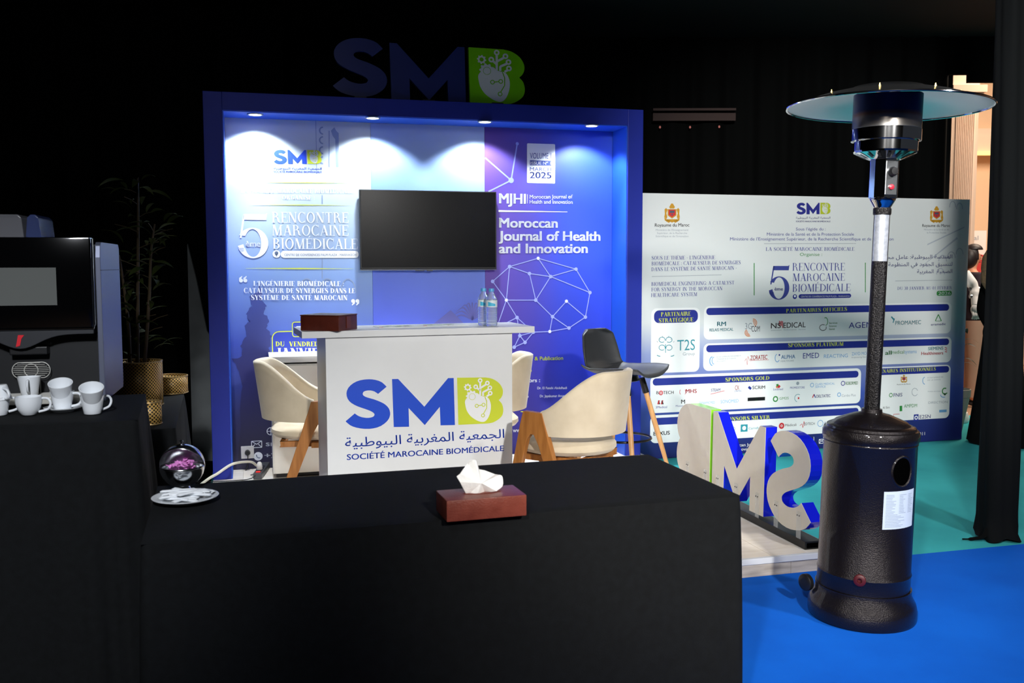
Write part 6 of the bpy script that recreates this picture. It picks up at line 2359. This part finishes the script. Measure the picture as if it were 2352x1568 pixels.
def person(label, loc, rz, H, skin, hair, coat, skirt, long_hair=False, dress=True):
    """standing woman facing local +y"""
    t = thing('person', label, 'person', loc, rz)
    k = H / 1.70
    nodes = [(0, 0, .95, .14, .10), (0, 0, 1.08, .115, .085), (0, 0, 1.25, .13, .095), (0, 0, 1.38, .10, .07), (0, .005, 1.46, .045, .045), (0, .012, 1.51, .045, .045),
             (0, .018, 1.585, .072, .085), (0, .012, 1.645, .068, .080)]
    edges = [(0, 1), (1, 2), (2, 3), (3, 4), (4, 5), (5, 6), (6, 7)]
    for s_ in (-1, 1):
        b = len(nodes)
        nodes += [(s_ * .155, 0, 1.385, .05), (s_ * .205, -.01, 1.12, .040), (s_ * .20, .10, .93, .028), (s_ * .195, .14, .87, .026, .016)]
        edges += [(3, b), (b, b + 1), (b + 1, b + 2), (b + 2, b + 3)]
        for f in range(5):
            c = len(nodes)
            if f < 4:
                nodes += [(s_ * (.175 + .014 * f), .165, .835 - .003 * f, .0085), (s_ * (.175 + .014 * f), .165, .80 + .006 * (f == 3), .007)]
            else:
                nodes += [(s_ * .165, .15, .865, .0095), (s_ * .155, .17, .84, .008)]
            edges += [(b + 3, c), (c, c + 1)]
        l = len(nodes)
        nodes += [(s_ * .09, 0, .86, .085), (s_ * .10, .01, .48, .058), (s_ * .10, 0, .09, .036), (s_ * .10, .11, .035, .034, .025)]
        edges += [(0, l), (l, l + 1), (l + 1, l + 2), (l + 2, l + 3)]
    nodes = [tuple([n[0] * k, n[1] * k, n[2] * k] + [r * k for r in n[3:]]) for n in nodes]
    body = skinned('body', nodes, edges, skin, t)
    S_ = Matrix.Scale(k, 4)
    m = MB()
    m.tube([S_ @ Vector(p) for p in ((0, .085, 1.615), (0, .103, 1.59), (0, .112, 1.573), (0, .092, 1.565))], [.006 * k, .010 * k, .013 * k, .006 * k], 8)
    m.build('nose', skin, t, smooth=True)
    MB().ball(S_ @ Vector((0, .090, 1.542)), .02 * k, 12, 6, sy=.4, sz=.35).build('mouth', mat('lips', '#a04a44', .5), t, smooth=True)
    for s_ in (-1, 1):
        MB().ball(S_ @ Vector((s_ * .03, .082, 1.608)), .011 * k, 10, 6, sy=.6, sz=.6).build('eye', mat('eye_dark', '#1d1512', .3), t, smooth=True)
        MB().ball(S_ @ Vector((s_ * .074, .01, 1.59)), .024 * k, 10, 8, sx=.4, sy=.7, sz=1.2).build('ear', skin, t, smooth=True)
    # hair cap leaves the face free
    def hf(u, v):
        a = math.radians(-60 - 240 * 0 + 300 * u) + math.radians(30 + 60)
        el = PI / 2 * (1 - v) - .15 * v
        a = math.radians(90 + 72 + 216 * u)
        front = v
        r = .092
        c = Vector((0, .002, 1.63))
        return S_ @ (c + Vector((r * math.cos(el) * math.cos(a) * .92, r * math.cos(el) * math.sin(a) * 1.08, r * 1.08 * math.sin(el) - (.05 * v * v))))
    m = MB().surf(hf, 28, 14)
    m.ball(S_ @ Vector((0, .02, 1.665)), .088 * k, 20, 8, sx=.93, sy=1.0, sz=.78, z0=.1)
    if long_hair:
        m.tube(curve3([S_ @ Vector(p) for p in ((0, -.09, 1.63), (0, -.125, 1.58), (0, -.14, 1.48), (0, -.145, 1.38), (0, -.13, 1.29))], 5), [.03 * k, .05 * k, .06 * k, .065 * k, .065 * k, .07 * k] * 1 + [.075 * k] * 5 + [.07 * k] * 5 + [.06 * k, .05 * k, .04 * k, .03 * k, .015 * k], 12)
        m.build('hair', hair, t, smooth=True, thick=.006)
        MB().ball(S_ @ Vector((0, -.11, 1.63)), .022 * k, 10, 8).build('hair_tie', black_plastic, t, smooth=True)
    else:
        m.ball(S_ @ Vector((0, -.032, 1.585)), .098 * k, 20, 12, sx=.95, sy=.85, sz=1.15)
        m.build('hair', hair, t, smooth=True, thick=.006)
    # jacket with sleeves, skirt to the floor
    jk = [(0, 0, .86, .20, .15), (0, 0, .98, .175, .13), (0, 0, 1.10, .145, .11), (0, 0, 1.26, .16, .12), (0, 0, 1.385, .115, .085), (0, .0, 1.435, .065, .06)]
    je = [(0, 1), (1, 2), (2, 3), (3, 4), (4, 5)]
    for s_ in (-1, 1):
        b = len(jk)
        jk += [(s_ * .16, 0, 1.385, .065), (s_ * .21, -.01, 1.12, .056), (s_ * .203, .09, .95, .042)]
        je += [(4, b), (b, b + 1), (b + 1, b + 2)]
    jk = [tuple([n[0] * k, n[1] * k, n[2] * k] + [r * k for r in n[3:]]) for n in jk]
    skinned('jacket', jk, je, coat, t)
    if dress:
        def sk(u, v):
            a = 2 * PI * u
            r = (.105 * (1 - v) ** 1.2 + .150) * (1 + .05 * math.sin(a * 9) * (1 - v))
            return S_ @ Vector((r * math.cos(a), r * math.sin(a) * .85, .012 + 1.0 * v))
        MB().surf(sk, 54, 14, closed=True).build('skirt', skirt, t, smooth=True, weld=False)
    else:
        for s_ in (-1, 1):
            MB().tube([S_ @ Vector(p) for p in ((s_ * .085, 0, .92), (s_ * .10, .01, .48), (s_ * .10, 0, .10))], [.11 * k, .08 * k, .065 * k], 14).build('trouser_leg', skirt, t, smooth=True)
    for s_ in (-1, 1):
        MB().ball(S_ @ Vector((s_ * .10, .06, .036)), .05 * k, 14, 8, sx=.8, sy=2.2, sz=.72, z0=-.95).build('shoe', black_plastic, t, smooth=True)
    return t


skin_m = mat('skin', '#c98a6a', .55)
pa = person('woman with long blonde ponytail in a black coat and long black skirt', (4.02, 7.8, .002), math.radians(-72), 1.66, skin_m, mat('hair_blonde', '#7d6244', .6, noise=(60, .8, '#54402b')), mat('coat_black', '#070708', .9, spec=.1), mat('skirt_black', '#060607', .9, spec=.1), long_hair=True)
pb = person('dark haired woman in a dark maroon jacket with blue and green lanyard', (yp(2232, 600, 10).x, 10, .002), math.radians(-88), 1.66, skin_m, mat('hair_dark', '#1c1010', .5), mat('jacket_maroon', '#1d0a16', .8), mat('trousers_beige', '#b8937f', .8), dress=False)
for dx_, mm in ((-.0, mat('lanyard_blue', '#2d56b8', .6)), (.014, mat('lanyard_green', '#4f9a4a', .6))):
    MB().tube(curve3([(-.075 - dx_, -.06, 1.44), (-.085 - dx_, .0, 1.42), (-.07 - dx_, .10, 1.36), (-.03, .135, 1.26)], 5), .009, 6).build('lanyard', mm, pb, smooth=True)
